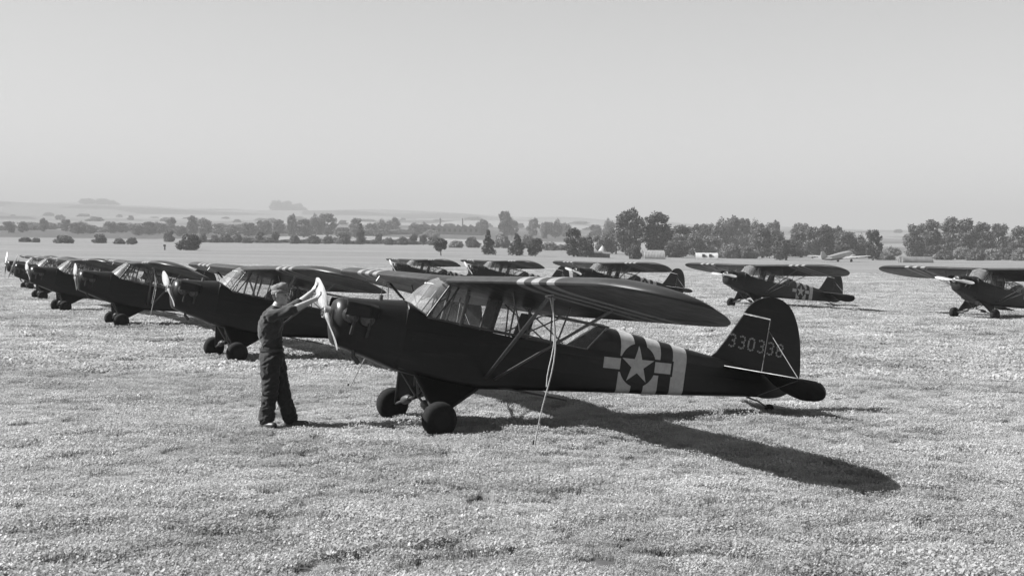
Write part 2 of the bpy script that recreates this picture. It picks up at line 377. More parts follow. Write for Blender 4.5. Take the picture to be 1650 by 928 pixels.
def lumpy(p):
    a = noise.noise(Vector((p[0]*0.5, p[1]*0.9, 2))); b = noise.noise(Vector((p[0]*2.6, p[1]*4.0, 7)))
    return min(1.9, max(0.45, 1.0 + 0.55 * a + 0.75 * b))
p1 = [p for p in p1 if noise.noise(Vector((p[0]*1.4, p[1]*3.2, 11))) + 0.6 * noise.noise(Vector((p[0]*5, p[1]*9, 4))) > -0.62 - 0.25 * random.random()]
p2 = [p for p in p2 if noise.noise(Vector((p[0]*0.5, p[1]*1.2, 11))) > -0.45 - 0.2 * random.random()]
scatter('grass', p1, [lumpy(p) * random.uniform(0.75, 1.2) for p in p1], near_cl, 'short pale clover and grass covering the field near the camera')
scatter('grass', p2, [lumpy(p) * random.uniform(0.7, 1.1) for p in p2], far_cl, 'pale meadow grass around the parked aeroplanes')
scatter('grass', p3, [random.uniform(1.0, 1.7) for p in p3], far_cl, 'pale meadow grass of the far field')

# ------------------------------------------------------------------ the light aeroplane, in its own frame: x aft, y starboard, z up
PIT = R(11.693); OFF = Vector((-math.sin(PIT) * 1.201, 0, math.cos(PIT) * 1.201))
XB = [-0.40, -0.15, 0.3, 0.70, 0.90, 1.8, 2.64, 3.28, 3.70, 4.76, 5.0]; ZB = [-0.52, -0.55, -0.57, -0.57, -0.54, -0.40, -0.28, -0.20, -0.14, 0.02, 0.055]
XU = [-0.40, -0.13, 0.3, 1.0, 1.98, 2.3, 5.0]; ZU = [0.24, 0.19, 0.165, 0.16, 0.19, 0.23, 0.37]
XW = [-0.40, 0.2, 1.9, 5.0]; WW = [0.335, 0.35, 0.34, 0.035]
XC = [1.98, 2.3, 2.46, 3.6, 4.2, 5.0]; ZC = [0.575, 0.57, 0.555, 0.505, 0.47, 0.40]
zb = lambda x: interp(x, XB, ZB); zu = lambda x: interp(x, XU, ZU); hw = lambda x: interp(x, XW, WW); zc = lambda x: interp(x, XC, ZC)
AX = [0, .006, .0125, .025, .05, .1, .2, .3, .4, .5, .6, .7, .8, .9, 1.0]
AU = [.035, .047, .0545, .065, .079, .096, .1136, .117, .114, .105, .0915, .0735, .052, .028, .004]
AL = [.035, .024, .0193, .0147, .0093, .0042, .0003, 0, 0, 0, 0, 0, 0, 0, 0]
def wing_le(a):
    if a < 4.25: return 0.0
    t = min(1, (a - 4.25) / 1.09); return 0.80 * (1 - (1 - t ** 2.3) ** (1 / 2.0))
def wing_te(a):
    return interp(a, [0, 4.0, 4.25, 4.5, 4.8, 5.08, 5.25, 5.33, 5.345], [1.6, 1.6, 1.575, 1.51, 1.365, 1.14, .97, .85, .82])
def wing_pt(a, x, up):
    le, te = wing_le(a), wing_te(a); c = max(te - le, 0.02); q = min(1, max(0, (x - le) / c))
    h = interp(q, AX, AU if up else AL) * (1.6 * (c / 1.6) ** 0.8) + (0.028 * (1 - c / 1.6))
    return 0.612 + 0.0135 * a - x * 0.043 + h
def wing_ring(sg, a, x0f, xend, xstart=None):
    le, te = wing_le(a), wing_te(a); c = te - le; xe = min(xend, te)
    xs = [le + q * c for q in AX]; xs = [x for x in xs if x < xe - 1e-4] + [xe]
    while len(xs) < len(AX): xs.insert(-1, xs[-2] * 0.5 + xe * 0.5)
    up = [Vector((x, sg * a, wing_pt(a, x, True))) for x in reversed(xs)]
    lo = [Vector((x, sg * a, wing_pt(a, x, False))) for x in xs[1:]]
    return up + lo
def stroke_digit(ch):
    return {'3': [[(0, .88), (.14, 1), (.42, 1), (.56, .86), (.56, .64), (.42, .52), (.2, .52)], [(.42, .52), (.56, .4), (.56, .14), (.42, 0), (.14, 0), (0, .12)]],
            '0': [[(.14, 0), (0, .16), (0, .84), (.14, 1), (.42, 1), (.56, .84), (.56, .16), (.42, 0), (.14, 0)]],
            '8': [[(.14, .52), (0, .64), (0, .86), (.14, 1), (.42, 1), (.56, .86), (.56, .64), (.42, .52), (.14, .52)], [(.14, .52), (0, .4), (0, .14), (.14, 0), (.42, 0), (.56, .14), (.56, .4), (.42, .52)]]}[ch]

def make_propeller(root, loc):
    mb = MB()
    for sg in (1, -1):
        rings = []
        for i in range(15):
            t = i / 14; q = 0.06 + t * 0.855
            w = interp(t, [0, .12, .3, .6, .85, .95, 1], [.040, .050, .066, .070, .056, .040, .010]); th = interp(t, [0, .15, .5, 1], [.036, .028, .014, .004])
            tw = R(interp(t, [0, .2, 1], [60, 48, 14])); ring = []
            for k in range(12):
                a = 2 * math.pi * k / 12; cx, cw = th * math.sin(a), w * math.cos(a)
                ring.append((-1.295 + cx * math.cos(tw) - cw * math.sin(tw), sg * (cw * math.cos(tw) + cx * math.sin(tw)), sg * q))
            rings.append(ring)
        mb.loft(rings, True, True)
    mb.lathe([(-.045, .05), (-.04, .075), (.03, .08), (.045, .06)], (-1.295, 0, 0), (1, 0, 0), 18)
    p = mb.build('propeller', M['prop'], root, 50, loc)
    h = MB().lathe([(-.05, .055), (-.046, .06), (-.043, .06), (-.043, .02)], (-1.295, 0, 0), (1, 0, 0), 16)
    for k in range(6):
        a = k * math.pi / 3; h.lathe([(-.062, .008), (-.040, .008)], (-1.295, .042 * math.cos(a), .042 * math.sin(a)), (1, 0, 0), 6)
    h.build('hub_plate', M['engine'], p, 40)
    return p

def make_plane():
    root = empty('light_aeroplane', (0, 0, 0))
    B = lambda mb, name, m, sm=False, par=None: mb.build(name, M[m], par or root, sm, OFF if par is None else None)
    # fuselage shell below the upper longeron
    xs = list(np.linspace(-0.38, 1.98, 14)) + list(np.linspace(2.15, 5.0, 18)); rings = []
    for x in xs:
        w, a, b = hw(x), zb(x), zu(x); r = min(0.07, w * 0.8, (b - a) * 0.35)
        half = [(w, b), (w, (a + b) / 2), (w, a + r), (w - r * .13, a + r * .5), (w - r * .5, a + r * .13), (w - r, a), (w * .4, a)]
        rings.append([Vector((x, -y, z)) for y, z in half] + [Vector((x, y, z)) for y, z in reversed(half)])
    mb = MB().loft(rings, False); n = len(rings[0])
    mb.f.append(tuple(range(n))); mb.f.append(tuple((len(rings)-1)*n + k for k in range(n)))
    B(mb, 'fuselage', 'body', 35)
    # turtle deck behind the cabin
    rings = []
    for x in np.linspace(2.0, 5.0, 22):
        w, b, c = hw(x), zu(x), zc(x); x0 = x
        ring = []
        for k in range(13):
            t = math.pi * k / 12; z = b + (c - b) * math.sin(t) ** 0.9; xx = x0
            if x < 2.45: xx = max(x0, 2.08 + 0.34 * (z - b) / (c - b))      # slanted rear window edge
            ring.append(Vector((xx, -w * math.cos(t), z)))
        rings.append(ring)
    B(MB().loft(rings, False), 'turtle_deck', 'body', 40)
    # engine cowling
    rings = []
    for x, a, c, w, e in ((-1.225, -.14, .13, .13, 2.2), (-1.215, -.21, .17, .17, 2.3), (-1.17, -.335, .205, .22, 2.6), (-1.135, -.372, .222, .24, 2.9), (-1.0, -.40, .242, .262, 3.2), (-.85, -.43, .262, .285, 3.4), (-.6, -.48, .30, .315, 4.2), (-.362, -.532, .342, .347, 6.0)):
        ring = []
        for k in range(28):
            t = 2 * math.pi * k / 28; ct, st = math.cos(t), math.sin(t)
            ee = e if st < 0 else 2.3
            q = (abs(ct) ** ee + abs(st) ** ee) ** (-1 / ee)
            ring.append(Vector((x, w * ct * q, (a + c) / 2 + (c - a) / 2 * st * q)))
        rings.append(ring)
    cw = B(MB().loft(rings, True, True), 'engine_cowling', 'cowl', 40)
    # boot cowl between the cowling and the windscreen
    rings = []
    for x, c in ((-.375, .340), (-.30, .33), (-.13, .21)):
        w, b = hw(x), zu(x) if x > -.2 else zu(x) - 0.0
        rings.append([Vector((x + (0 if x < -.2 else -.2 * math.sin(math.pi * k / 10)), -w * math.cos(math.pi * k / 10), b + (c - b) * math.sin(math.pi * k / 10) + (0 if x < -.2 else .10 * math.sin(math.pi * k / 10)))) for k in range(11)])
    B(MB().loft(rings, False), 'boot_cowl', 'cowl', 40)
    # eyebrow scoops and cylinders
    for sg in (-1, 1):
        sc = []
        for x, y1, zt, zl in ((-1.17, .42, .205, .03), (-1.13, .43, .21, .03), (-.88, .43, .21, .04), (-.74, .33, .20, .06)):
            pr = [(.20, zt), (y1 - .07, zt), (y1 - .02, zt - .03), (y1, zt - .08), (y1, zl)]
            sc.append([Vector((x, sg * y, z)) for y, z in pr] + [Vector((x + .006, sg * (y - .012), z - .012)) for y, z in reversed(pr)])
        B(MB().loft(sc, True, True), 'cooling_scoop', 'cowl', 25)
        for x in ((-1.07, -.87) if sg < 0 else (-1.04, -.84)):
            pf = [(.0, .075)]
            for k in range(8): pf += [(.02 + k * .017, .072), (.022 + k * .017, .092), (.028 + k * .017, .092), (.030 + k * .017, .072)]
            pf += [(.165, .075), (.185, .05)]
            c = B(MB().lathe(pf, (x, sg * .20, .02), (0, sg, 0), 16), 'engine_cylinder', 'engine', 30)
            rk = MB().tube([(x - .03, sg * .375, .04), (x - .03, sg * .37, .11)], .014, 6).tube([(x + .03, sg * .375, .02), (x + .03, sg * .36, -.12), (x + .04, sg * .30, -.2)], .02, 8)
            rk.build('exhaust_stub', M['iron'], c, 40)
    B(MB().tube([(-.92, -.16, -.36), (-.90, -.16, -.46), (-.82, -.16, -.53)], .028, 10), 'exhaust_pipe', 'iron', 40)
    B(MB().tube([(-.66, 0, .26), (-.66, 0, .345)], .03, 10).tube([(-.66, 0, .345), (-.66, 0, .52)], .004, 5), 'fuel_gauge', 'strut', 40)
    B(MB().lathe([(0, .022), (.012, .02), (.02, .008)], (-.88, -.235, .19), (0, -.8, .6), 10), 'cowl_fastener', 'engine', 40)
    # cabin glazing
    N = 9; base = []; top = []
    for k in range(N):
        t = math.pi * k / (N - 1); base.append(Vector((-.13 - .225 * math.sin(t), -.345 * math.cos(t), .195 + .125 * math.sin(t))))
        top.append(Vector((.10 - .075 * math.sin(t) ** .5, -.345 * math.cos(t), .675 + .03 * math.sin(t))))
    mid = [(a + b) / 2 + Vector((-.02, 0, .015)) for a, b in zip(base, top)]
    B(MB().loft([base, mid, top], False), 'windshield', 'windshield', 60)
    B(MB().tube(base, .010, 6), 'windshield_trim', 'strut', 40)
    fr = []
    def bar(a, b, r=.014, name='window_frame', m='strut'): B(MB().tube([a, b], r, 8), name, m, 40)
    for sg in (-1, 1):
        y = sg * .347
        ztop = lambda x: wing_pt(.36, max(0, min(1.6, x)), False) - .006 if x <= 1.6 else interp(x, [1.6, 2.32], [wing_pt(.36, 1.6, False) - .006, .565])
        bar((-.14, y, .19), (.09, y, .655), .013, m='iron'); bar((-.03, y, .18), (.20, y, .63), .013, m='iron'); bar((.06, y, .46), (-.02, y, .40), .008)
        bar((.30, y, .165), (.33, y, ztop(.33)), .021); bar((.11, y, .175), (.17, y, .56), .010); bar((.57, y, .16), (.62, y, ztop(.62)), .011)
        bar((.98, y, .16), (.98, y, ztop(.98)), .013); bar((1.22, y, .165), (1.18, y, ztop(1.18)), .011); bar((1.56, y, .17), (1.50, y, ztop(1.5)), .011)
        bar((-.13, y, .185), (2.08, y * .97, .20), .013); bar((2.08, y * .97, .20), (2.41, sg * .16, .545), .012)
        bar((1.6, sg * .33, ztop(1.6)), (2.42, sg * .17, .55), .012)
        for a, b in ((-.10, .30), (.30, .98), (.98, 1.56)):
            q = [(a, y * .985, .175), (b, y * .985, .17), (b, y * .985, ztop(b)), (max(a, .06) if a < 0 else a, y * .985, ztop(max(a, .1)))]
            B(MB().add(q, [(0, 1, 2, 3)]), 'window_pane', 'pane')
        q = [(1.56, y * .985, .17), (2.08, y * .955, .20), (2.40, sg * .19, .53), (1.56, sg * .33, ztop(1.56))]
        B(MB().add(q, [(0, 1, 2, 3)]), 'window_pane', 'pane')
        bar((1.05, sg * .30, .60), (1.75, sg * .30, .22), .010, 'cabin_brace', 'tubing'); bar((1.15, sg * .30, .20), (1.72, sg * .29, .57), .010, 'cabin_brace', 'tubing')
    q = [(1.58, -.33, ztop(1.6)), (1.58, .33, ztop(1.6)), (2.42, .17, .562), (2.42, -.17, .562)]
    B(MB().add(q, [(0, 1, 2, 3)]), 'roof_pane', 'pane')
    bar((-.02, -.33, .62), (.32, .33, .64), .011, 'cabin_brace', 'tubing'); bar((-.02, .33, .62), (.32, -.33, .64), .011, 'cabin_brace', 'tubing')
    bar((1.6, 0, ztop(1.6)), (2.43, 0, .57), .010)
    # interior
    B(MB().box((-.36, -.33, -.50), (1.95, .33, -.48)), 'cabin_floor', 'iron')
    B(MB().box((-.26, -.32, -.05), (-.24, .32, .24)), 'instrument_panel', 'iron')
    for x, h in ((.72, .60), (1.20, .50)):
        st = MB().box((x - .45, -.22, -.20), (x, .22, -.12)); c = B(st, 'seat', 'canvas')
        MB().add([(x - .01, -.22, -.2), (x + .04, -.22, -.2), (x + .16, -.17, h), (x + .10, -.17, h), (x - .01, .22, -.2), (x + .04, .22, -.2), (x + .16, .17, h), (x + .10, .17, h)],
                 [(0, 1, 2, 3), (7, 6, 5, 4), (0, 3, 7, 4), (1, 5, 6, 2), (3, 2, 6, 7), (0, 4, 5, 1)]).build('seat_back', M['canvas'], c)
    B(MB().box((1.42, -.28, .02), (1.96, .28, .15)), 'radio_shelf', 'canvas')
    for k in (-.38, .38):
        B(MB().tube([(k * .0 + .12, k * .3, -.48), (.14, k * .3, .05)], .012, 6), 'control_stick', 'iron', 40)
    # wings
    for sg in (-1, 1):
        ya = [.352, .9, 1.5, 2.1, 2.698, 2.702, 3.4, 4.2, 4.498, 4.502, 4.7, 4.85, 5.0, 5.1, 5.2, 5.27, 5.31, 5.332]
        rings = [wing_ring(sg, a, 0, 1.29 if 2.70 < a < 4.5 else 9) for a in ya]
        w = B(MB().loft(rings, True, True), 'wing', 'wing', 40)
        al = []
        for a in (2.715, 3.3, 3.9, 4.2, 4.35, 4.485):
            te = wing_te(a); xs = [1.305, 1.34, 1.42, 1.52, te]
            u = [Vector((x, sg * a, wing_pt(a, x, True) - .002)) for x in reversed(xs)]; l = [Vector((x, sg * a, wing_pt(a, x, False) + .001)) for x in xs]
            u[-1].z -= .012; l[0].z += .012; al.append(u + l)
        MB().loft(al, True, True).build('aileron', M['wing'], w, 40)
    cr = []
    for a in np.linspace(-.350, .350, 5): cr.append(wing_ring(1 if a >= 0 else -1, abs(a), 0, 9))
    B(MB().loft(cr, True, True), 'roof_panel', 'cowl', 40)
    # lift struts, jury struts
    for sg in (-1, 1):
        b0 = Vector((.78, sg * .35, -.40)); b1 = Vector((.90, sg * .35, -.40))
        t0 = Vector((.30, sg * 2.90, wing_pt(2.9, .30, False) + .01)); t1 = Vector((1.05, sg * 2.90, wing_pt(2.9, 1.05, False) + .01))
        B(MB().tube([b0, t0], .026, 10, .55), 'lift_strut', 'strut', 40); B(MB().tube([b1, t1], .023, 10, .55), 'lift_strut', 'strut', 40)
        m0 = b0.lerp(t0, .56); m1 = b1.lerp(t1, .56); xa = .30, 1.05
        for mm, x in ((m0, .30), (m1, 1.05)):
            B(MB().tube([mm, (x, mm.y * 1.02, wing_pt(abs(mm.y) * 1.02, x, False) + .005)], .011, 8), 'jury_strut', 'strut', 40)
        B(MB().tube([m0, m1], .009, 8), 'jury_strut', 'strut', 40)
        B(MB().tube([(.02, sg * 2.45, wing_pt(2.45, .02, False) + .01), (-.02, sg * 2.45, .60), (-.16, sg * 2.45, .59)], .008, 6), 'pitot_tube', 'strut', 40) if sg > 0 else None
    # landing gear
    for sg in (-1, 1):
        ax = Vector((.075, sg * .80, -.975)); f = Vector((-.12, sg * .33, -.545)); r_ = Vector((.70, sg * .33, -.565))
        up = Vector((0, sg * .012, .02)); th = Vector((.0, sg * .012, .008))
        leg = MB().tube([f, ax], .022, 8).tube([r_, ax], .020, 8)
        c3 = (f + r_ + ax) / 3
        tri = [f.lerp(c3, .02), r_.lerp(c3, .02), ax.lerp(c3, .05)]
        leg.add([p + th for p in tri] + [p - th for p in tri], [(0, 1, 2), (5, 4, 3), (0, 3, 4, 1), (1, 4, 5, 2), (2, 5, 3, 0)])
        B(leg, 'gear_leg', 'cowl', 40)
        cab = Vector((.06, sg * .05, -.80))
        sh = MB().tube([cab, cab.lerp(ax, .35)], .016, 8).tube([cab.lerp(ax, .3), cab.lerp(ax, .36), cab.lerp(ax, .55), cab.lerp(ax, .62)], [.03, .058, .055, .025], 12).tube([cab.lerp(ax, .6), ax], .018, 8)
        B(sh, 'shock_strut', 'iron', 40)
        B(MB().tube([(-.10, sg * .30, -.55), cab], .014, 8).tube([(.30, sg * .30, -.56), cab], .012, 8), 'cabane_strut', 'strut', 40)
        cx = Vector((.072, sg * .915, -.988))
        prof = []
        for k in range(17):
            a = math.pi * k / 16; prof.append((-.10 * math.cos(a), .115 + .102 * math.sin(a) ** .75))
        wh = B(MB().lathe(prof, cx, (0, 1, 0), 32), 'wheel', 'tyre', 50)
        MB().lathe([(.07, .115), (.102, .105), (.118, .06), (.122, .01)] if sg > 0 else [(-.07, .115), (-.102, .105), (-.118, .06), (-.122, .01)], cx, (0, 1, 0), 20).build('hub_cap', M['hub'], wh, 40)
    B(MB().tube([(-.02, 0, -.55), (.0, 0, -.68)], .012, 6), 'fuel_drain', 'strut')
    # tail
    def sd(u, v, w): return Vector((u, w, v))
    fin = [(4.12, .47), (4.19, .535), (4.30, .72), (4.42, .95), (4.515, 1.132), (4.945, 1.138), (4.955, .75), (4.962, .385), (4.6, .40)]
    B(MB().plate(fin, .026, sd), 'fin', 'tail')
    rud = [(p.x, p.y) for p in spline([(4.515, 1.155), (4.60, 1.29), (4.74, 1.40), (4.92, 1.455), (5.10, 1.44), (5.27, 1.345), (5.41, 1.15), (5.51, .90), (5.575, .62), (5.60, .42), (5.53, .25), (5.35, .12), (5.15, .06), (5.02, .05)], 4)]
    rud += [(5.002, .06), (4.983, .40), (4.974, .75), (4.964, 1.155)]
    B(MB().plate(rud, .024, sd), 'rudder', 'tail')
    for sg in (-1, 1):
        ln = lambda u, v, w: Vector((u, sg * v, .375 + w))
        stab = [(4.28, .05), (4.40, .30), (4.58, .78), (4.73, 1.13), (4.79, 1.24), (4.88, 1.325), (4.955, 1.35), (4.955, .05)]
        s_ = B(MB().plate(stab, .018, ln), 'stabilizer', 'tail')
        B(MB().tube([(a - .003, sg * b, .375) for a, b in stab[:7]], .011, 8), 'stabilizer_edge', 'tail', 40)
        ca, sa = math.cos(R(29)), math.sin(R(29))
        el = lambda u, v, w: Vector((4.975 + (u - 4.975) * ca + w * sa, sg * v, .372 - (u - 4.975) * sa + w * ca))
        elev = [(p.x, p.y) for p in spline([(4.98, 1.37), (5.08, 1.355), (5.20, 1.27), (5.33, 1.10), (5.42, .87), (5.46, .60), (5.45, .38), (5.35, .20), (5.18, .09)], 4)] + [(4.98, .09)]
        B(MB().plate(elev, .022, el), 'elevator', 'tail')
        B(MB().tube([(4.95, 0, 1.0), (4.94, sg * .93, .39)], .005, 5), 'brace_wire', 'tubing');
        B(MB().tube([(4.94, sg * .93, .36), (4.96, sg * .03, .07)], .005, 5), 'brace_wire', 'tubing')
    tw = MB().tube([(4.82, 0, .02), (5.0, 0, .0), (5.14, 0, -.05), (5.20, 0, -.075)], [.03, .028, .024, .02], 8, .45)
    tw.tube([(5.19, -.05, -.08), (5.19, .05, -.08)], .012, 6)
    B(tw, 'tail_spring', 'strut', 40)
    B(MB().lathe([(-.03, .03), (-.028, .06), (-.012, .072), (.012, .072), (.028, .06), (.03, .03)], (5.21, 0, -.079), (0, 1, 0), 20), 'tail_wheel', 'tyre', 40)
    return root

proto = make_plane()
GP = 'light aeroplanes parked on the meadow'
# name -> x, y, yaw, propeller angle, label
PL = [
 (-1.08, 16.88, 22.7, 63.5, 'large dark high-wing aeroplane nearest the camera, tail number 330338 and star insignia'),
 (-5.66, 27.28, 26.4, 69, 'dark high-wing aeroplane directly behind the man in coveralls'),
 (-11.34, 39.18, 24.8, 66, 'dark high-wing aeroplane third from the front in the receding row, rope under its wing'),
 (-16.14, 48.72, 28.0, 72, 'dark high-wing aeroplane fourth from the front in the receding row'),
 (-21.05, 60.55, 27.8, -52, 'distant dark aeroplane fifth in the receding row, tall pale upright propeller'),
 (-27.3, 76.4, 29.0, 40, 'farthest aeroplane of the receding row, at the left picture edge'),
 (10.3, 59.26, 29.1, 86, 'dark aeroplane with star insignia seen whole behind the big tail fin'),
 (17.24, 50.08, 32.9, 84, 'dark aeroplane at the right edge of the picture, rear half cut off'),
 (4.21, 68.86, 27.6, 80, 'dark aeroplane behind the nearest wing, its tail showing above it, diagonal pale propeller'),
 (-1.48, 81.02, 24.9, 66, 'middle of the three small aeroplanes showing above the nearest wing'),
 (-6.83, 90.34, 27.7, 62, 'smallest of the three aeroplanes above the nearest wing, under the lone round tree'),
]
planes = []
for i, (x, y, yaw, pa, lab) in enumerate(PL):
    o = proto if i == 0 else copy_tree(proto)
    o.location = (x, y, 0); o.rotation_euler = (0, PIT, R(yaw)); tag(o, lab, 'aeroplane', GP); planes.append(o)
pp = make_propeller(proto, OFF); pp.rotation_euler = (R(-63.5), 0, 0)
for o, d in zip(planes[1:], PL[1:]):
    c = copy_tree(pp, o); c.rotation_euler = (R(-d[3]), 0, 0)
for o in planes:                                     # keep the blades turning about the shaft
    for c in o.children:
        if c.name.startswith('propeller'): c.location = OFF
for k, o in enumerate(planes[1:]):
    de, dr = R((14, 6, 20, 0, 10, 4, 12, 18, 2, 8)[k]), R((0, 6, -4, 9, 0, 0, -5, 4, 8, -6)[k])
    for c in o.children:
        if c.name.startswith('elevator'): h_ = Vector((4.975, 0, .372)); m_ = Matrix.Rotation(-de, 3, 'Y')
        elif c.name.startswith('rudder'): h_ = Vector((4.975, 0, 0)); m_ = Matrix.Rotation(dr, 3, 'Z')
        else: continue
        c.rotation_euler = m_.to_euler(); c.location = OFF + h_ - m_ @ h_
# serial number on the nearest aeroplane only
def digits(text, x0, z0, h, pitch, side):
    for k, ch in enumerate(text):
        mb = MB(); x = x0 + k * pitch if side < 0 else x0 - k * pitch
        for st in stroke_digit(ch):
            for (u0, v0), (u1, v1) in zip(st, st[1:]):
                gx, gz_ = (u1 - u0), (v1 - v0); ln = math.hypot(gx, gz_); sgx = 1 if side < 0 else -1
                a = Vector((x + sgx * u0 * h, 0, z0 + v0 * h)); b = Vector((x + sgx * u1 * h, 0, z0 + v1 * h)); d = (b - a).normalized(); p = Vector((d.z, 0, -d.x)) * .0125
                a2 = a + d * .006; b2 = b - d * .006; yy = side * .0155
                q = [a2 + p, a2 - p, b2 - p, b2 + p]
                mb.add([(v.x, yy, v.z) for v in q] + [(v.x, side * .012, v.z) for v in q], [(0, 1, 2, 3), (0, 4, 5, 1), (1, 5, 6, 2), (2, 6, 7, 3), (3, 7, 4, 0)])
        mb.build('serial_digit', M['number'], proto, False, OFF)
digits('330338', 4.355, .665, .165, .158, -1)

# ------------------------------------------------------------------ tie-down ropes
def body_w(i, p):
    x, y, yaw = PL[i][:3]
    m = Matrix.Translation((x, y, 0)) @ Matrix.Rotation(R(yaw), 4, 'Z') @ Matrix.Rotation(PIT, 4, 'Y'); return m @ (Vector(p) + OFF)
def rope(i, sg, gx, gy, label, extra=True, sag=0.11):
    a = body_w(i, (.30, sg * 2.86, .60)); b = Vector((gx, gy, .02))
    pts = [a.lerp(b, t) + Vector((sag * math.sin(math.pi * t) + .035 * math.sin(2.2 * math.pi * t), .03 * math.sin(3 * math.pi * t), -.05 * math.sin(math.pi * t))) for t in np.linspace(0, 1, 14)]
    mb = MB().tube(pts, .008, 6)
    kn = MB().tube([a + Vector((.05 * math.cos(k), .05 * math.sin(k), .01 * k - .02)) for k in np.linspace(0, 12, 24)], .008, 6)
    base = Vector((b.x, b.y, 0)); r_ = empty('tie_down_rope', base); tag(r_, label, 'rope', 'tie-down ropes under the wings')
    mb.v = [v - base for v in mb.v]; mb.build('line', M['rope'], r_, 60)
    kn.v = [v - base for v in kn.v]; kn.build('knot', M['rope'], r_, 60)
    if extra:
        e = a + Vector((.03, -.02, 0)); le = [e + Vector((.06 * math.sin(t * 5) * t, 0, -t * .95)) for t in np.linspace(0, 1, 10)]
        m2 = MB().tube(le, .007, 6); m2.v = [v - base for v in m2.v]; m2.build('loose_end', M['rope'], r_, 60)
    pg = MB().tube([(0, 0, -.05), (.02, 0, .12)], .014, 6); pg.build('ground_peg', M['iron'], r_, 40)
rope(0, -1, .24, 15.0, 'pale tie-down rope hanging from the nearest wing to the grass')
rope(0, 1, -2.60, 21.4, 'pale rope end showing below the nose of the nearest aeroplane', False)
a1 = body_w(1, (.3, 2.86, .6)); rope(1, 1, a1.x + .1, a1.y - .4, 'short pale rope below the nose of the aeroplane behind the man', False)
a2 = body_w(2, (.3, -2.86, .6)); rope(2, -1, a2.x - .15, a2.y - .1, 'pale looped rope hanging under the wing of the third aeroplane in the row')

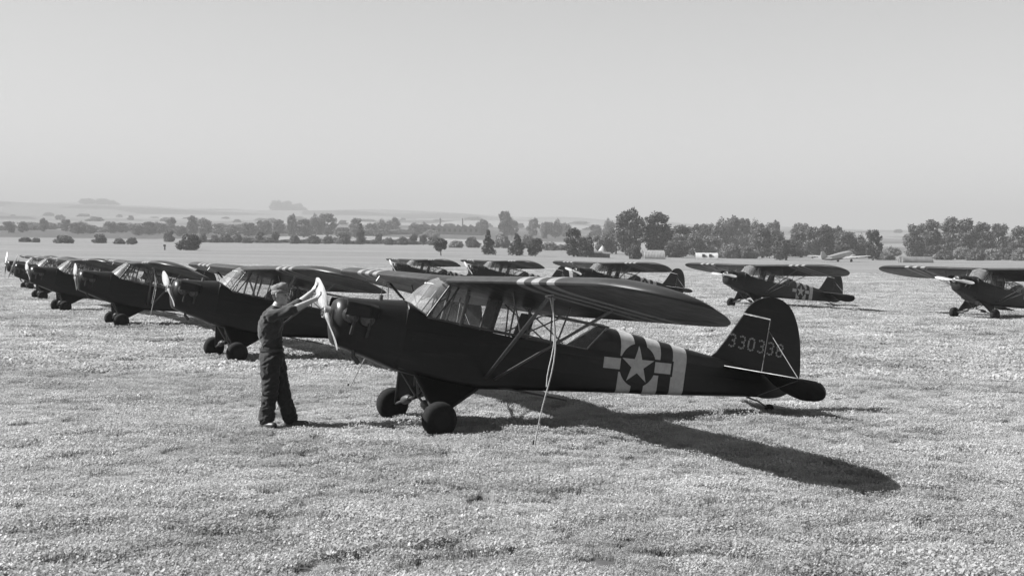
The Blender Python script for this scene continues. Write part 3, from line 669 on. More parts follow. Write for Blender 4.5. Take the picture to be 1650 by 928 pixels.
# ------------------------------------------------------------------ the man turning the propeller
def make_person():
    loc = Vector((-2.83, 16.66, 0)); root = empty('person', loc)
    tag(root, 'man in dark coveralls and cap reaching both arms up to a propeller', 'person')
    prims = []; mb = MB(); rn = random.Random(3)
    def cone(a, b, r0, r1, tagm, sq=None):
        a, b = Vector(a), Vector(b); d = (b - a); ln = d.length; d = d.normalized() if ln > 1e-6 else Vector((0, 0, 1))
        ref = Vector((0, 1, 0)) if abs(d.y) < .9 else Vector((1, 0, 0)); u = (ref - d * ref.dot(d)).normalized(); w = d.cross(u); rings = []
        for k in range(5):
            t = math.pi / 2 * (k / 4.3); rings.append((a - d * r0 * math.cos(t), r0 * math.sin(t) if k else r0 * .05))
        for k in range(5):
            t = math.pi / 2 * ((4 - k) / 4.3); rings.append((b + d * r1 * math.cos(t), r1 * math.sin(t) if k < 4 else r1 * .05))
        mb.loft([[p + (u * math.cos(6.2832 * j / 14) * (sq[0] if sq else 1) + w * math.sin(6.2832 * j / 14) * (sq[1] if sq else 1)) * q for j in range(14)] for p, q in rings], True, True)
        prims.append((a, b, r0, r1, tagm))
    def ell(c, r, tagm, n=16, m=10):
        c = Vector(c); rings = []
        for i in range(1, m):
            t = math.pi * i / m; rings.append([c + Vector((r[0]*math.sin(t)*math.cos(6.2832*j/n), r[1]*math.sin(t)*math.sin(6.2832*j/n), -r[2]*math.cos(t))) for j in range(n)])
        mb.loft(rings, True, True); q = min(r); prims.append((c - Vector((0, 0, r[2]-q)), c + Vector((0, 0, r[2]-q)), q, q, tagm))
    # legs (0 cloth, 1 shirt, 2 skin, 3 leather)
    for hip, knee, ank, toe in (((-.14, -.08, .86), (-.13, -.10, .47), (-.175, -.11, .12), (-.07, -.20, .07)), ((-.11, .08, .86), (-.005, .06, .47), (.10, .05, .12), (.29, .01, .07))):
        hip, knee, ank, toe = map(Vector, (hip, knee, ank, toe))
        cone(hip, knee, .125, .100, 0); cone(knee, ank.lerp(knee, .12), .100, .085, 0)
        cone(ank.lerp(knee, .42), ank.lerp(knee, .10), .094, .096, 0); cone(ank.lerp(knee, .16), ank.lerp(knee, .05), .098, .088, 0)
        cone(ank - Vector((0, 0, .01)), ank - Vector((.02, 0, .055)), .048, .045, 3); cone(ank + Vector((-.03, 0, -.06)), toe, .055, .047, 3, (1.0, .9))
    ell((-.13, 0, .88), (.155, .185, .15), 0)
    # torso
    cone((-.13, 0, .98), (-.13, 0, 1.12), .128, .128, 0, (1.12, 1)); cone((-.14, 0, 1.1), (-.125, 0, 1.33), .13, .142, 1, (1.22, .95))
    cone((-.14, -.15, 1.40), (-.10, .15, 1.41), .085, .085, 1); ell((-.14, -.02, 1.30), (.145, .185, .16), 1); ell((-.16, 0, 1.22), (.14, .17, .2), 1)
    cone((-.105, 0, 1.42), (-.06, 0, 1.54), .062, .056, 2)
    cone((-.12, -.01, 1.435), (-.085, -.005, 1.475), .085, .072, 1)
    # head, looking along +x and a little to the viewer
    H = Vector((-.02, -.01, 1.655)); yw = R(-22); fx = Vector((math.cos(yw), math.sin(yw), 0)); sd_ = Vector((-math.sin(yw), math.cos(yw), 0)); U = Vector((0, 0, 1))
    P = lambda f, s, u: H + fx * f + sd_ * s + U * u
    ell(P(-.012, 0, .022), (.096, .078, .105), 2); cone(P(.03, 0, -.04), P(.055, 0, -.088), .056, .034, 2); cone(P(-.02, 0, -.06), P(.02, 0, -.085), .055, .045, 2)
    cone(P(.088, 0, .012), P(.108, 0, -.026), .010, .015, 2); cone(P(.078, -.035, .026), P(.078, .035, .026), .014, .014, 2)
    cone(P(.078, -.02, -.062), P(.078, .02, -.062), .011, .011, 2)
    for s in (-1, 1):
        cone(P(-.012, s * .079, .018), P(-.006, s * .080, -.020), .018, .012, 2); cone(P(.055, s * .045, -.015), P(.045, s * .045, -.03), .025, .022, 2)
    # arms up to the blade
    yaw = R(22.7); tdir = body_w(0, (-1.295, math.sin(R(63.5)), math.cos(R(63.5)))) - body_w(0, (-1.295, 0, 0)); hub = body_w(0, (-1.295, 0, 0)) - loc
    for sh, el, t, sg in (((-.11, -.19, 1.405), (.13, -.225, 1.47), .47, -1), ((-.08, .19, 1.42), (.15, .20, 1.53), .74, 1)):
        sh, el = Vector(sh), Vector(el); grip = hub + tdir * t
        lead = Vector((-.12, -.02, .03))
        wr = grip + (el - grip).normalized() * .105 + Vector((0, 0, -.02))
        cone(sh, el, .072, .058, 1); cone(sh.lerp(el, .75), el.lerp(wr, .10), .062, .060, 1)
        cone(el, el.lerp(wr, .35), .045, .046, 2); cone(el.lerp(wr, .3), wr, .045, .028, 2)
        # palm behind the blade edge, fingers hooked over it
        pd = (grip - wr).normalized(); across = tdir.normalized(); palm = wr + pd * .055
        cone(wr, palm, .027, .032, 2, (1, 1)); cone(palm - across * .026, palm + across * .026, .024, .024, 2)
        nrm = pd.cross(across).normalized();
        if nrm.z < 0: nrm = -nrm
        for j, (o_, ln) in enumerate(((-.033, .062), (-.011, .074), (.011, .078), (.033, .070))):
            k0 = palm + across * o_ + pd * .02 + nrm * .012; k1 = k0 + (pd * .8 + nrm * .45) * ln * .5; k2 = k1 + (pd * .75 - nrm * .5) * ln * .38; k3 = k2 + (pd * .05 - nrm * 1.0) * ln * .30
            cone(k0, k1, .0105, .010, 2); cone(k1, k2, .0098, .0090, 2); cone(k2, k3, .0088, .0078, 2)
        t0 = palm - across * .028 * (1 if sg < 0 else -1) - pd * .02; t1 = t0 + (pd * .7 - nrm * .7) * .035 - across * .015 * (1 if sg < 0 else -1); t2 = t1 + (pd * .95 - nrm * .1) * .03
        cone(t0, t1, .013, .0115, 2); cone(t1, t2, .011, .009, 2)
    me = bpy.data.meshes.new('tmp'); me.from_pydata([tuple(v) for v in mb.v], [], mb.f)
    bm = bmesh.new(); bm.from_mesh(me); bmesh.ops.recalc_face_normals(bm, faces=bm.faces); bm.to_mesh(me); bm.free()
    tmp = bpy.data.objects.new('tmp', me); C.objects.link(tmp)
    md = tmp.modifiers.new('r', 'REMESH'); md.mode = 'VOXEL'; md.voxel_size = .0062; md.use_smooth_shade = True
    sm = tmp.modifiers.new('s', 'SMOOTH'); sm.factor = .5; sm.iterations = 4
    dg = bpy.context.evaluated_depsgraph_get(); ev = tmp.evaluated_get(dg); bme = bpy.data.meshes.new_from_object(ev)
    bpy.data.objects.remove(tmp); bme.name = 'body'
    n = len(bme.vertices); co = np.empty(n * 3); bme.vertices.foreach_get('co', co); co = co.reshape(-1, 3)
    nr = np.empty(n * 3); bme.vertices.foreach_get('normal', nr); nr = nr.reshape(-1, 3)
    best = np.full(n, 9.); lab = np.zeros(n, int)
    for a, b, r0, r1, tg in prims:
        a_, d = np.array(a), np.array(b - a); t = np.clip(((co - a_) @ d) / max(d @ d, 1e-9), 0, 1)
        ds = np.linalg.norm(co - a_ - t[:, None] * d, axis=1) - (r0 + (r1 - r0) * t); q = ds < best; best[q] = ds[q]; lab[q] = tg
    amp = np.where(lab == 0, .021, np.where(lab == 1, .016, 0.0))
    for i in np.nonzero(amp)[0]:
        x, y, z = co[i]; w_ = noise.noise(Vector((x * 5, y * 5, z * 5))); f = .6 * noise.noise(Vector((x * 6, y * 6, z * 13 + 7 * x + 2 * w_))) + (1 - 2.4 * abs(noise.noise(Vector((x * 9 + w_, y * 9, z * 17 - 9 * x))))) * .45
        co[i] += nr[i] * amp[i] * f
    bme.vertices.foreach_set('co', co.ravel())
    lp = np.empty(len(bme.loops), int); bme.loops.foreach_get('vertex_index', lp)
    bme.materials.clear()
    for k in ('cloth', 'shirt', 'skin', 'leather'): bme.materials.append(M[k])
    bme.polygons.foreach_set('material_index', [int(lab[lp[p.loop_start]]) for p in bme.polygons])
    bme.polygons.foreach_set('use_smooth', [True] * len(bme.polygons)); bme.update()
    bo = bpy.data.objects.new('body', bme); C.objects.link(bo); bo.parent = root
    # soft cap with a short turned-up peak, hair below it, eyes, belt
    cap = MB(); rings = []
    for f_, s_, u_, puff in ((.098, .083, .022, 0), (.106, .091, .020, 0), (.109, .094, .040, 0), (.108, .093, .062, 0), (.101, .087, .066, 0), (.106, .092, .085, .004), (.104, .090, .108, .006), (.090, .078, .130, .006), (.058, .052, .143, .003), (.02, .018, .147, 0)):
        rings.append([P(-.016 + (f_ + puff * math.sin(j * 1.9)) * math.cos(6.2832*j/28), (s_ + puff * math.sin(j * 2.7)) * math.sin(6.2832*j/28), u_ + .014 * math.cos(6.2832*j/28) + puff * .8 * math.sin(j * 1.3)) for j in range(28)])
    cap.loft(rings, True, True)
    pk = []
    for q in (0, 1):
        pk.append([P(.070 + q * .055 * math.cos(a), .084 * math.sin(a) * (1 - .12 * q), .042 - q * .014 + .008 * math.cos(a)) for a in np.linspace(-1.25, 1.25, 11)])
    up = [[v + U * .007 for v in r_] for r_ in pk]
    cap.loft([pk[0] + up[0][::-1], pk[1] + up[1][::-1]], True, True)
    cap.build('cap', M['cap'], root, 60)
    hr = MB(); rings = []
    for i in range(5):
        rings.append([P(-.018 + (.104 - .007 * i) * math.cos(a), (.090 - .005 * i) * math.sin(a), .030 - .022 * i) for a in np.linspace(1.75, 4.53, 14)])
    hr.loft(rings, False).build('hair', M['hair'], root, 60)
    for s in (-1, 1): MB().lathe([(-.006, .003), (0, .009), (.006, .003)], P(.086, s * .031, .008), fx, 8).build('eye', M['eye'], root, 40)
    bl = []
    for z in (.965, 1.0): bl.append([Vector((-.128 + .152 * math.cos(6.2832*j/24), .168 * math.sin(6.2832*j/24), z)) for j in range(24)])
    MB().loft(bl, True, False).build('belt', M['leather'], root, 60)
    return root
make_person()

# ------------------------------------------------------------------ trees
def crown_mesh(kind, seed, leaf):
    rn = np.random.default_rng(seed); lobes = []
    # crown in unit height: trunk foot 0, top 1
    N_ = 50
    for _ in range(N_):
        a = rn.uniform(0, 6.283)
        if kind == 'round': z = rn.uniform(.14, .90); q = .36 * math.sqrt(max(.03, 1 - ((z - .5) / .46) ** 2)) * rn.uniform(.45, .95); r = rn.uniform(.075, .14)
        elif kind == 'tall': z = rn.uniform(.12, .93); q = .22 * math.sqrt(max(.05, 1 - ((z - .48) / .5) ** 2)) * rn.uniform(.4, 1.0); r = rn.uniform(.06, .11)
        elif kind == 'cone': z = rn.uniform(.10, .95); q = (1 - z) * rn.uniform(.12, .30); r = .045 + .09 * (1 - z)
        elif kind == 'lollipop': z = rn.uniform(.36, .90); q = .34 * math.sqrt(max(.03, 1 - ((z - .62) / .3) ** 2)) * rn.uniform(.4, .9); r = rn.uniform(.07, .13)
        else: z = rn.uniform(.12, .80); q = .70 * math.sqrt(max(.03, 1 - (z / .9) ** 2)) * rn.uniform(.3, .95); r = rn.uniform(.12, .22)
        lobes.append((q * math.cos(a), q * math.sin(a), z, r))
    v = []; f = []
    for lx, ly, lz, lr in lobes:
        m = int(60 + 560 * lr)
        for _ in range(m):
            d = rn.normal(size=3); d /= np.linalg.norm(d); q = lr * rn.uniform(.55, 1.12) ; p = np.array((lx, ly, lz)) + d * q
            if p[2] < .03: continue
            t1 = np.cross(d + rn.normal(size=3) * .7, rn.normal(size=3)); t1 /= np.linalg.norm(t1) + 1e-9; t2 = np.cross(t1, d + rn.normal(size=3) * .5); t2 /= np.linalg.norm(t2) + 1e-9
            s = leaf * rn.uniform(.5, 1.3); k = len(v); p = p + rn.normal(size=3) * lr * .12; v += [p - t1*s, p + t2*s*.6, p + t1*s, p - t2*s*.6]; f.append((k, k+1, k+2, k+3))
    me = bpy.data.meshes.new('crown'); me.from_pydata([tuple(map(float, q)) for q in v], [], f)
    tb = MB(); tp = .62 if kind != 'bush' else .35
    tb.tube([(0, 0, -.03), (.01, 0, .2 * tp / .6), (0, .01, .4), (-.01, 0, tp)], [.034, .026, .02, .008], 8)
    for lx, ly, lz, lr in lobes[:9]:
        z0 = min(.24 + .3 * rn.random(), lz - .03)
        if z0 > .05: tb.tube([(0, 0, z0), (lx*.5, ly*.5, (z0 + lz) / 2 + .02), (lx, ly, lz)], [.014, .009, .004], 5)
    return me, tb
TREE = {}
for kind, ms in (('round', 3), ('tall', 3), ('cone', 2), ('lollipop', 2), ('bush', 3)):
    for i in range(ms):
        cm, tb = crown_mesh(kind, 31 * (i + 1) + len(kind) * 7, {'round': .034, 'tall': .028, 'cone': .03, 'lollipop': .034, 'bush': .06}[kind])
        tme = bpy.data.meshes.new('trunk'); tme.from_pydata([tuple(v) for v in tb.v], [], tb.f); tme.materials.append(M['bark'])
        TREE[kind, i] = (cm, tme)
def tree(kind, var, px, D, h, w, leaf, name, label, cat, group, rz=None):
    p = at(px, D); o = empty(name, p - Vector((0, 0, .05))); tag(o, label, cat, group)
    o.rotation_euler = (0, 0, random.uniform(0, 6.28) if rz is None else rz); nat = {'round': .80, 'tall': .5, 'cone': .55, 'lollipop': .80, 'bush': 1.5}[kind]
    o.scale = (w / nat, w / nat, h)
    cm, tm = TREE[kind, var]; key = leaf + '_' + cm.name
    c = bpy.data.meshes.get(key)
    if c is None: c = cm.copy(); c.name = key; c.materials.clear(); c.materials.append(M[leaf])
    a = bpy.data.objects.new('crown', c); C.objects.link(a); a.parent = o
    b = bpy.data.objects.new('trunk', tm); C.objects.link(b); b.parent = o
    return o
ORD = ['first', 'second', 'third', 'fourth', 'fifth', 'sixth', 'seventh', 'eighth', 'ninth', 'tenth', 'eleventh', 'twelfth', 'thirteenth', 'fourteenth', 'fifteenth', 'sixteenth', 'seventeenth', 'eighteenth', 'nineteenth', 'twentieth', 'twenty-first', 'twenty-second', 'twenty-third', 'twenty-fourth', 'twenty-fifth', 'twenty-sixth', 'twenty-seventh', 'twenty-eighth', 'twenty-ninth', 'thirtieth']
def pxm(n, D): return n * D / F_PX
def row(items, phrase, name, cat, group):
    items = sorted(items, key=lambda q: q[2])
    for i, (kind, var, px, D, hp, wp, leaf) in enumerate(items):
        tree(kind, var, px, D, pxm(hp, D), pxm(wp, D), leaf, name, phrase % ORD[i], cat, group)
# single trees near the field edge
tree('lollipop', 0, 710, 300, pxm(29, 300), pxm(26, 300), 'leaf_dark', 'field_tree', 'lone small round tree on a short trunk above the farthest aeroplane', 'tree', None)
tree('cone', 0, 786, 330, pxm(40, 330), pxm(22, 330), 'leaf_dark', 'field_tree', 'narrow pointed dark tree standing right of the lone round tree', 'tree', None)
tree('cone', 1, 832, 330, pxm(37, 330), pxm(26, 330), 'leaf_dark', 'field_tree', 'middle dark conical tree between the pointed tree and the rounded one', 'tree', None)
tree('round', 0, 862, 330, pxm(30, 330), pxm(28, 330), 'leaf_dark', 'field_tree', 'small rounded dark tree right of the conical pair', 'tree', None)
tree('tall', 0, 924, 340, pxm(46, 340), pxm(28, 340), 'leaf_dark', 'field_tree', 'left half of the dark twin trees before the big trees', 'tree', None)
tree('round', 1, 944, 338, pxm(36, 338), pxm(28, 338), 'leaf_dark', 'field_tree', 'right, lower half of the dark twin trees before the big trees', 'tree', None)
tree('round', 2, 1015, 400, pxm(76, 400), pxm(54, 400), 'leaf_dark', 'broad_tree', 'tallest broad dark tree behind the round-roofed hut, left of two', 'tree', None)
tree('tall', 1, 1058, 404, pxm(72, 404), pxm(46, 404), 'leaf_dark', 'broad_tree', 'tall broad dark tree touching the tallest one on its right side', 'tree', None)
tree('bush', 0, 1023, 330, pxm(24, 330), pxm(26, 330), 'leaf_dark', 'bush', 'rounded dark bush at the left end of the round-roofed hut', 'bush', None)
tree('bush', 1, 305, 335, pxm(28, 335), pxm(40, 335), 'leaf_mid', 'bush', 'large lone rounded bush standing out in the field above the aeroplane row', 'bush', None)
tree('tall', 2, 1406, 395, pxm(50, 395), pxm(28, 395), 'leaf_dark', 'field_tree', 'dark upright tree just right of the pale transport aeroplane', 'tree', None)
tree('round', 0, 1266, 380, pxm(34, 380), pxm(50, 380), 'leaf_dark', 'field_tree', 'very dark broad tree left of the transport aeroplane tail', 'tree', None)
row([('round', 1, 972, 430, 34, 34, 'leaf_mid'), ('round', 0, 992, 440, 46, 36, 'leaf_mid'), ('tall', 0, 1098, 430, 50, 42, 'leaf_mid'), ('round', 2, 1120, 425, 36, 34, 'leaf_mid'), ('bush', 2, 1085, 395, 28, 40, 'leaf_dark'), ('round', 0, 1145, 440, 34, 40, 'leaf_pale'), ('bush', 0, 1172, 410, 24, 40, 'leaf_pale'), ('bush', 1, 1200, 410, 22, 44, 'leaf_mid')],
    '%s tree from the left in the undergrowth around the big trees and huts', 'undergrowth_tree', 'tree', 'trees round the huts')
row([('round', i % 3, x, 560 + 13 * (i % 4), h, 34, 'leaf_mid') for i, (x, h) in enumerate(((1128, 48), (1156, 54), (1176, 58), (1198, 56), (1220, 54), (1244, 52), (1290, 50)))],
    '%s tree from the left in the even wood behind the arched shelter', 'wood_tree', 'tree', 'even wood behind the huts')
row([(('tall', 'round')[i % 2], i % 3, x, 430 + 11 * (i % 3), h, 34, ('leaf_mid', 'leaf_dark', 'leaf_mid')[i % 3]) for i, (x, h) in enumerate(((1228, 48), (1248, 44), (1290, 46), (1308, 52), (1328, 54), (1345, 50), (1362, 44), (1380, 38)))],
    '%s tree from the left in the belt behind the transport aeroplane', 'belt_tree', 'tree', 'tree belt behind the transport aeroplane')
row([('tall', i % 3, x, 450 + 13 * (i % 3), h, w, 'leaf_mid') for i, (x, h, w) in enumerate(((1474, 54, 36), (1498, 62, 40), (1530, 66, 38), (1553, 64, 38), (1581, 58, 34), (1608, 56, 34), (1642, 52, 36)))],
    '%s tall tree from the left in the open row at the right', 'row_tree', 'tree', 'open tree row at the right')
row([('bush', i % 3, x, 405 + 9 * (i % 3), h, 34, ('leaf_pale', 'leaf_mid')[i % 2]) for i, (x, h) in enumerate(((1425, 14), (1520, 18), (1548, 22), (1572, 20), (1598, 20), (1622, 22), (1645, 20)))],
    '%s low bush from the left under the open tree row', 'bush', 'bush', 'bushes under the tree row at the right')
row([('bush', i % 3, x, D, h, w, 'leaf_mid') for i, (x, D, h, w) in enumerate(((40, 470, 8, 22), (58, 465, 8, 16), (103, 450, 14, 34), (160, 470, 15, 26), (192, 450, 10, 22), (212, 445, 12, 18), (272, 560, 20, 20), (325, 560, 16, 18)))],
    '%s low bush from the left scattered on the far grass', 'bush', 'bush', 'bushes scattered on the far left grass')
row([(k, i % (2 if k in ('lollipop', 'cone') else 3), x, 555 + 7 * (i % 3), h, w, lf) for i, (k, x, h, w, lf) in enumerate((('bush', 345, 13, 18, 'leaf_mid'), ('bush', 362, 16, 22, 'leaf_mid'), ('bush', 380, 16, 22, 'leaf_mid'), ('bush', 398, 10, 20, 'leaf_mid'), ('lollipop', 418, 19, 18, 'leaf_mid'), ('lollipop', 443, 19, 14, 'leaf_mid'), ('bush', 474, 15, 18, 'leaf_mid'), ('bush', 505, 14, 26, 'leaf_mid'), ('bush', 528, 14, 18, 'leaf_mid'), ('round', 553, 22, 24, 'leaf_pale'), ('cone', 580, 34, 17, 'leaf_dark'), ('lollipop', 610, 19, 14, 'leaf_mid'), ('bush', 626, 12, 18, 'leaf_mid'), ('bush', 648, 14, 20, 'leaf_mid'), ('lollipop', 666, 18, 16, 'leaf_mid'), ('lollipop', 681, 18, 16, 'leaf_mid'), ('round', 698, 16, 20, 'leaf_mid')))],
    '%s plant from the left in the hedge line along the far field edge', 'hedge_tree', 'tree', 'hedge line along the far field edge')
far = []
for i, (x, h, w) in enumerate(((14, 24, 22), (36, 22, 18), (70, 28, 14), (106, 24, 18), (125, 26, 26), (146, 18, 20), (178, 24, 24), (196, 20, 22), (222, 24, 22), (240, 26, 24), (256, 24, 22), (275, 33, 20), (290, 22, 20), (309, 40, 20), (330, 34, 24), (352, 22, 26), (375, 24, 28), (400, 28, 26), (424, 32, 26), (448, 32, 22), (470, 48, 18), (489, 36, 26), (508, 44, 28), (527, 46, 28), (552, 24, 26), (574, 40, 24))):
    far.append((('round', 'tall')[i % 2], i % 3, x, 850 + 31 * (i % 4), h * .8, w * 1.05, 'leaf_mid'))
row(far, '%s hazy tree from the left in the long far treeline', 'far_tree', 'tree', 'far hazy treeline at the left')
row([('round', i % 3, x, 1000 + 40 * (i % 3), h, 22, 'leaf_mid') for i, (x, h) in enumerate(((598, 20), (617, 24), (633, 26), (668, 20), (682, 20), (776, 26), (812, 44), (824, 30), (858, 30), (880, 28), (894, 30), (912, 24), (958, 26), (980, 34)))],
    '%s hazy tree from the left in the treeline round the factory', 'far_tree', 'tree', 'far trees round the factory')
fill = [('bush', i % 3, 6 + i * 27 + (i * 37) % 19, 940 + 37 * (i % 5), 8 + (i * 5) % 6, 30 + (i * 11) % 16, ('leaf_mid', 'leaf_pale')[i % 2]) for i in range(26)]
row(fill, '%s low hazy thicket from the left under the far treeline', 'far_thicket', 'thicket', 'far hazy thickets under the treeline')
fill = [('bush', i % 3, 1080 + i * 25 + (i * 31) % 13, 470 + 23 * (i % 4), 16 + (i * 5) % 10, 36 + (i * 11) % 14, ('leaf_pale', 'leaf_mid', 'leaf_pale')[i % 3]) for i in range(0, 23, 2)]
row(fill, '%s thicket from the left filling the tree belts at the right', 'thicket', 'thicket', 'thickets between the trees at the right')
fill = [('bush', i % 3, 336 + i * 18 + (i * 29) % 13, 575 + 9 * (i % 4), 5 + (i * 7) % 6, 24 + (i * 17) % 30, ('leaf_mid', 'leaf_pale', 'leaf_mid')[i % 3]) for i in range(21)]
row(fill, '%s low hedge shrub from the left filling the hedge line', 'hedge_shrub', 'shrub', 'low hedge shrubs along the far field edge')
for j_, (D0, ph) in enumerate(((1500, '%s hazy clump from the left on the nearer hill slope'), (2300, '%s faint clump from the left on the middle hill slope'))):
    fill = [('bush', (i + j_) % 3, -10 + i * 58 + (i * 97 + j_ * 31) % 49, D0 + 90 * ((i * 3) % 5), (7, 5)[j_] * (.7 + .12 * (i * 5 % 6)), 9 + (i * 37) % 27, 'leaf_mid') for i in range(29)]
    row(fill, ph, 'hill_thicket', 'thicket', ('thickets on the nearer slope', 'thickets on the middle slope')[j_])
row([('bush', i % 3, x, 4000 + 20 * i, h, w, 'leaf_mid') for i, (x, h, w) in enumerate(((140, 9, 30), (165, 10, 30), (180, 8, 22), (445, 16, 26), (462, 16, 26), (480, 13, 26)))],
    '%s faint clump from the left of the woods on the hill ridge', 'ridge_wood', 'wood', 'faint woods on the ridge')
row([('bush', i % 3, x, 480 + 17 * (i % 4), h, w, ('leaf_pale', 'leaf_mid')[i % 2]) for i, (x, h, w) in enumerate(((735, 12, 26), (760, 18, 26), (808, 24, 30), (850, 22, 26), (885, 14, 30), (905, 10, 26)))],
    '%s pale bush from the left behind the dark conical trees', 'bush', 'bush', 'pale bushes behind the conical trees')

# ------------------------------------------------------------------ buildings and stores on the far side
M['brick'] = simple('factory_brick', 0.12, 0.9, 0.2, 0.6); M['roof'] = simple('roof_sheet', 0.16, 0.8, 0.2, 0.5); M['pale'] = simple('pale_canvas', 0.3, 0.9, 0.15, 0.8)
M['tin'] = simple('corrugated_iron', 0.2, 0.45, 0.2, 1.2, metal=0.2); M['dark'] = simple('dark_opening', 0.02, 0.9); M['alu'] = simple('bare_aluminium', 0.3, 0.4, 0.15, 0.6, metal=0.3)
M['crate'] = simple('crate_boards', 0.10, 0.9, 0.3, 1.0); M['tarp'] = simple('pale_tarpaulin', 0.25, 0.9, 0.2, 1.0)
def factory():
    p = at(734, 1080); o = empty('factory', p); tag(o, 'long low factory with two thin chimneys below the hills', 'building')
    MB().box((-20, -6, -1), (20, 6, 6.2)).build('wall', M['brick'], o)
    rf = MB()
    n = 8
    for k in range(n):
        x0 = -20.2 + k * 5.05; rf.add([(x0, -6.2, 6.22), (x0 + 5.02, -6.2, 6.22), (x0 + 1.4, -6.2, 8.2), (x0, 6.2, 6.22), (x0 + 5.02, 6.2, 6.22), (x0 + 1.4, 6.2, 8.2)], [(0, 1, 2), (5, 4, 3), (0, 2, 5, 3), (2, 1, 4, 5), (0, 3, 4, 1)])
    rf.build('roof', M['roof'], o)
    for x in (-13, 5): MB().tube([(x, 2, 6), (x, 2, 13.2)], [.7, .5], 10).build('chimney', M['brick'], o, 40)
    wm = None
    for k in range(9):
        w = MB().box((-18.4 + k * 4.2, -6.06, 2.2), (-16.4 + k * 4.2, -6.005, 4.6)).build('window', M['dark'], o)
factory()
def hut(px, D, ln, h, yaw, label, pale=False, skin='tin'):
    p = at(px, D); o = empty('round_roofed_hut', p, (0, 0, yaw)); tag(o, label, 'hut', 'round-roofed huts by the trees')
    rings = []
    ribs = 14
    for i in range(ribs * 2 + 1):
        x = -ln/2 + ln * i / (ribs * 2); r = h * (1.0 if i % 2 else .975)
        rings.append([Vector((x, -r * 1.15 * math.cos(math.pi * k / 12), r * math.sin(math.pi * k / 12) - .05)) for k in range(13)])
    MB().loft(rings, False).build('shell', M['pale' if pale else skin], o, 30)
    for s in (-1, 1):
        ew = MB().add([(s * (ln/2 - .06), -h * 1.1 * math.cos(math.pi * k / 12), h * .96 * math.sin(math.pi * k / 12) - .05) for k in range(13)], [tuple(range(13))]).build('end_wall', M['crate'], o)
        MB().box((s * (ln/2 - .05) - .03, -.45, 0), (s * (ln/2 - .05) + .03, .45, h * .8)).build('door', M['dark'], ew)
    if pale:
        for x in (-.9, .9):
            MB().box((x - .35, -h * 1.08, .75), (x + .35, -h * .8, 1.5)).build('window', M['dark'], o)
hut(1052, 345, pxm(34, 345), 2.3, R(4), 'grey round-roofed hut beside the rounded dark bush')
hut(1138, 360, pxm(36, 360), 1.9, R(-6), 'pale arched shelter with two dark windows left of the even wood', True)
hut(1475, 345, pxm(50, 345), 1.6, R(3), 'long low dark round-roofed hut in the grass below the open tree row', False, 'crate')
def tent():
    p = at(970, 400); o = empty('bell_tent', p); tag(o, 'pale pointed bell tent among bushes left of the big trees', 'tent')
    MB().lathe([(0, 1.5), (.9, 1.45), (2.2, .55), (2.8, .06)], (0, 0, 0), (0, 0, 1), 16).build('canvas', M['pale'], o, 40)
    MB().add([(-.25, -1.52, 0), (.25, -1.52, 0), (0, -1.3, 1.2)], [(0, 1, 2)]).build('door_flap', M['tarp'], o)
tent()
for i, (px, D, w, h, lab) in enumerate(((938, 345, 3.2, 1.5, 'left stack of tarpaulin covered stores below the twin trees'), (958, 343, 3.6, 1.6, 'middle stack of tarpaulin covered stores in front of the pale tent'), (975, 340, 2.2, 1.4, 'right stack of tarpaulin covered stores beside the rounded bush'))):
    o = empty('store_stack', at(px, D)); tag(o, lab, 'stores', 'covered stores at the field edge')
    for k in range(3): MB().box((-w/2 + k * w/3 + .04, -.9, 0), (-w/2 + (k + 1) * w/3 - .04, .9, h * (.9 + .05 * (k % 2)))).build('crate', M['crate'], o)
    MB().add([(-w/2 - .1, -1.05, h * .72), (w/2 + .1, -1.05, h * .70), (w/2 + .05, -.9, h + .02), (-w/2 - .05, -.9, h + .03), (w/2 + .1, 1.0, h * .8), (w/2, .9, h + .02), (-w/2, .9, h + .05), (-w/2 - .1, 1.0, h * .75)],
             [(0, 1, 2, 3), (3, 2, 5, 6), (6, 5, 4, 7)]).build('tarpaulin', M['tarp'], o)
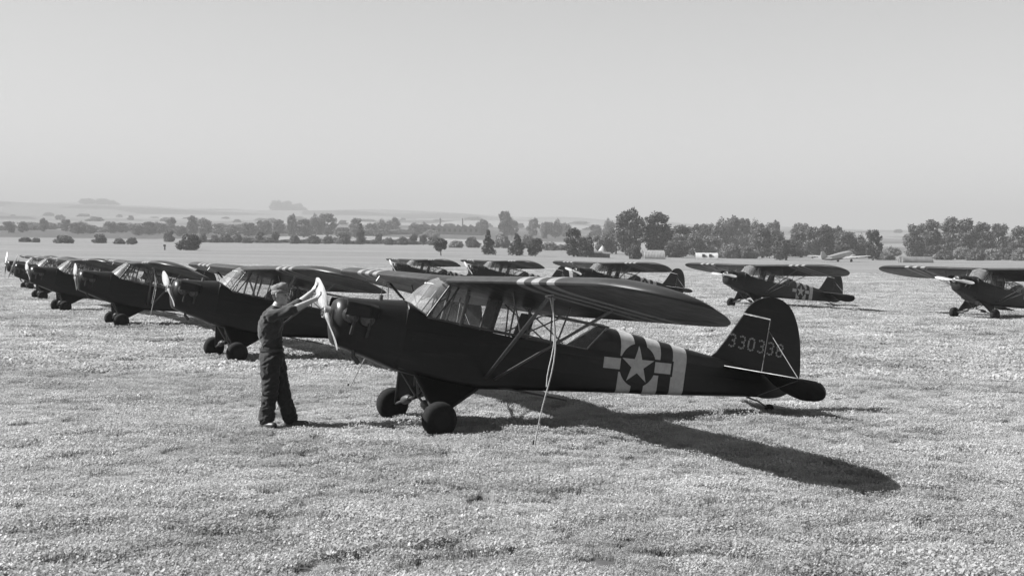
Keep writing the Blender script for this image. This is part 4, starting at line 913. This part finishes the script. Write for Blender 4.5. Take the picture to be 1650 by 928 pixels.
def transport():
    D = 350; p = at(1352, D); o = empty('transport_aeroplane', p, (0, R(-9), R(38))); o.scale = (.74, .74, .74); tag(o, 'distant pale twin-engined transport aeroplane parked before the trees', 'aeroplane')
    rings = []
    for x, r, z in ((-9.2, .15, 2.3), (-7, .55, 2.2), (-4, 1.0, 2.05), (0, 1.25, 1.95), (4, 1.25, 1.95), (6, 1.1, 1.9), (7, .75, 1.8), (7.5, .2, 1.75)):
        rings.append([Vector((x, r * math.cos(6.2832*k/16), z + r * math.sin(6.2832*k/16))) for k in range(16)])
    MB().loft(rings, True, True).build('fuselage', M['alu'], o, 50)
    for s in (-1, 1):
        def sec(y, x0, x1, z, t): return [Vector((x0, s*y, z)), Vector((x0 - (x0-x1)*.3, s*y, z + t)), Vector((x1, s*y, z)), Vector((x0 - (x0-x1)*.3, s*y, z - t*.6))]
        MB().loft([sec(0, 3.6, -.8, 1.3, .35), sec(4, 3.4, -.6, 1.4, .3), sec(11, 1.2, -.6, 2.0, .15), sec(13.6, .3, -.5, 2.2, .06)], True, True).build('wing', M['alu'], o, 50)
        MB().lathe([(0, .3), (.2, .62), (1.2, .68), (3.2, .3), (3.8, .05)], (4.9, s*2.9, 1.35), (-1, 0, 0), 16).build('engine', M['alu'], o, 50)
        MB().box((4.95, s*2.9 - .07, .25), (5.0, s*2.9 + .07, 2.45)).build('propeller', M['iron'], o)
        wl = MB().lathe([(-.2, .3), (-.18, .5), (0, .58), (.18, .5), (.2, .3)], (2.9, s*2.9, .02), (0, 1, 0), 18).build('wheel', M['tyre'], o, 40)
        MB().tube([(2.9, s*2.9 - .3, .0), (2.6, s*2.9, 1.2)], .1, 6).build('gear_strut', M['iron'], o)
        MB().loft([sec(0, -6.8, -9.0, 2.5, .12), sec(3.9, -7.9, -9.1, 2.6, .04)], True, True).build('stabilizer', M['alu'], o, 50)
    MB().plate([(-6.0, 2.6), (-7.4, 4.4), (-8.2, 5.0), (-9.3, 4.9), (-9.7, 3.6), (-9.4, 2.2)], .16, lambda u, v, w: Vector((u, w, v))).build('fin', M['alu'], o)
transport()
# a small dark post in the field
o = empty('marker_post', at(265, 330)); tag(o, 'small dark marker post standing in the grass left of the lone bush', 'post')
MB().tube([(0, 0, -.1), (.02, 0, 1.3)], [.2, .16], 8).build('post', M['iron'], o, 40); MB().box((-.3, -.06, .9), (.3, -.18, 1.35)).build('board', M['iron'], o)

# ------------------------------------------------------------------ haze
m, n, out = mat('haze_air'); pv = n.nodes.new('ShaderNodeVolumePrincipled')
pv.inputs['Color'].default_value = (0.47, 0.47, 0.47, 1); pv.inputs['Density'].default_value = 4.3e-4; pv.inputs['Anisotropy'].default_value = 0.0
L(n, pv.outputs[0], out.inputs['Volume'])
hz = MB().box((-6700, -6700, -3), (6700, 6700, 260)).build('haze', m); tag(hz, 'thin pale haze over the fields and hills', 'haze', None, 'stuff')
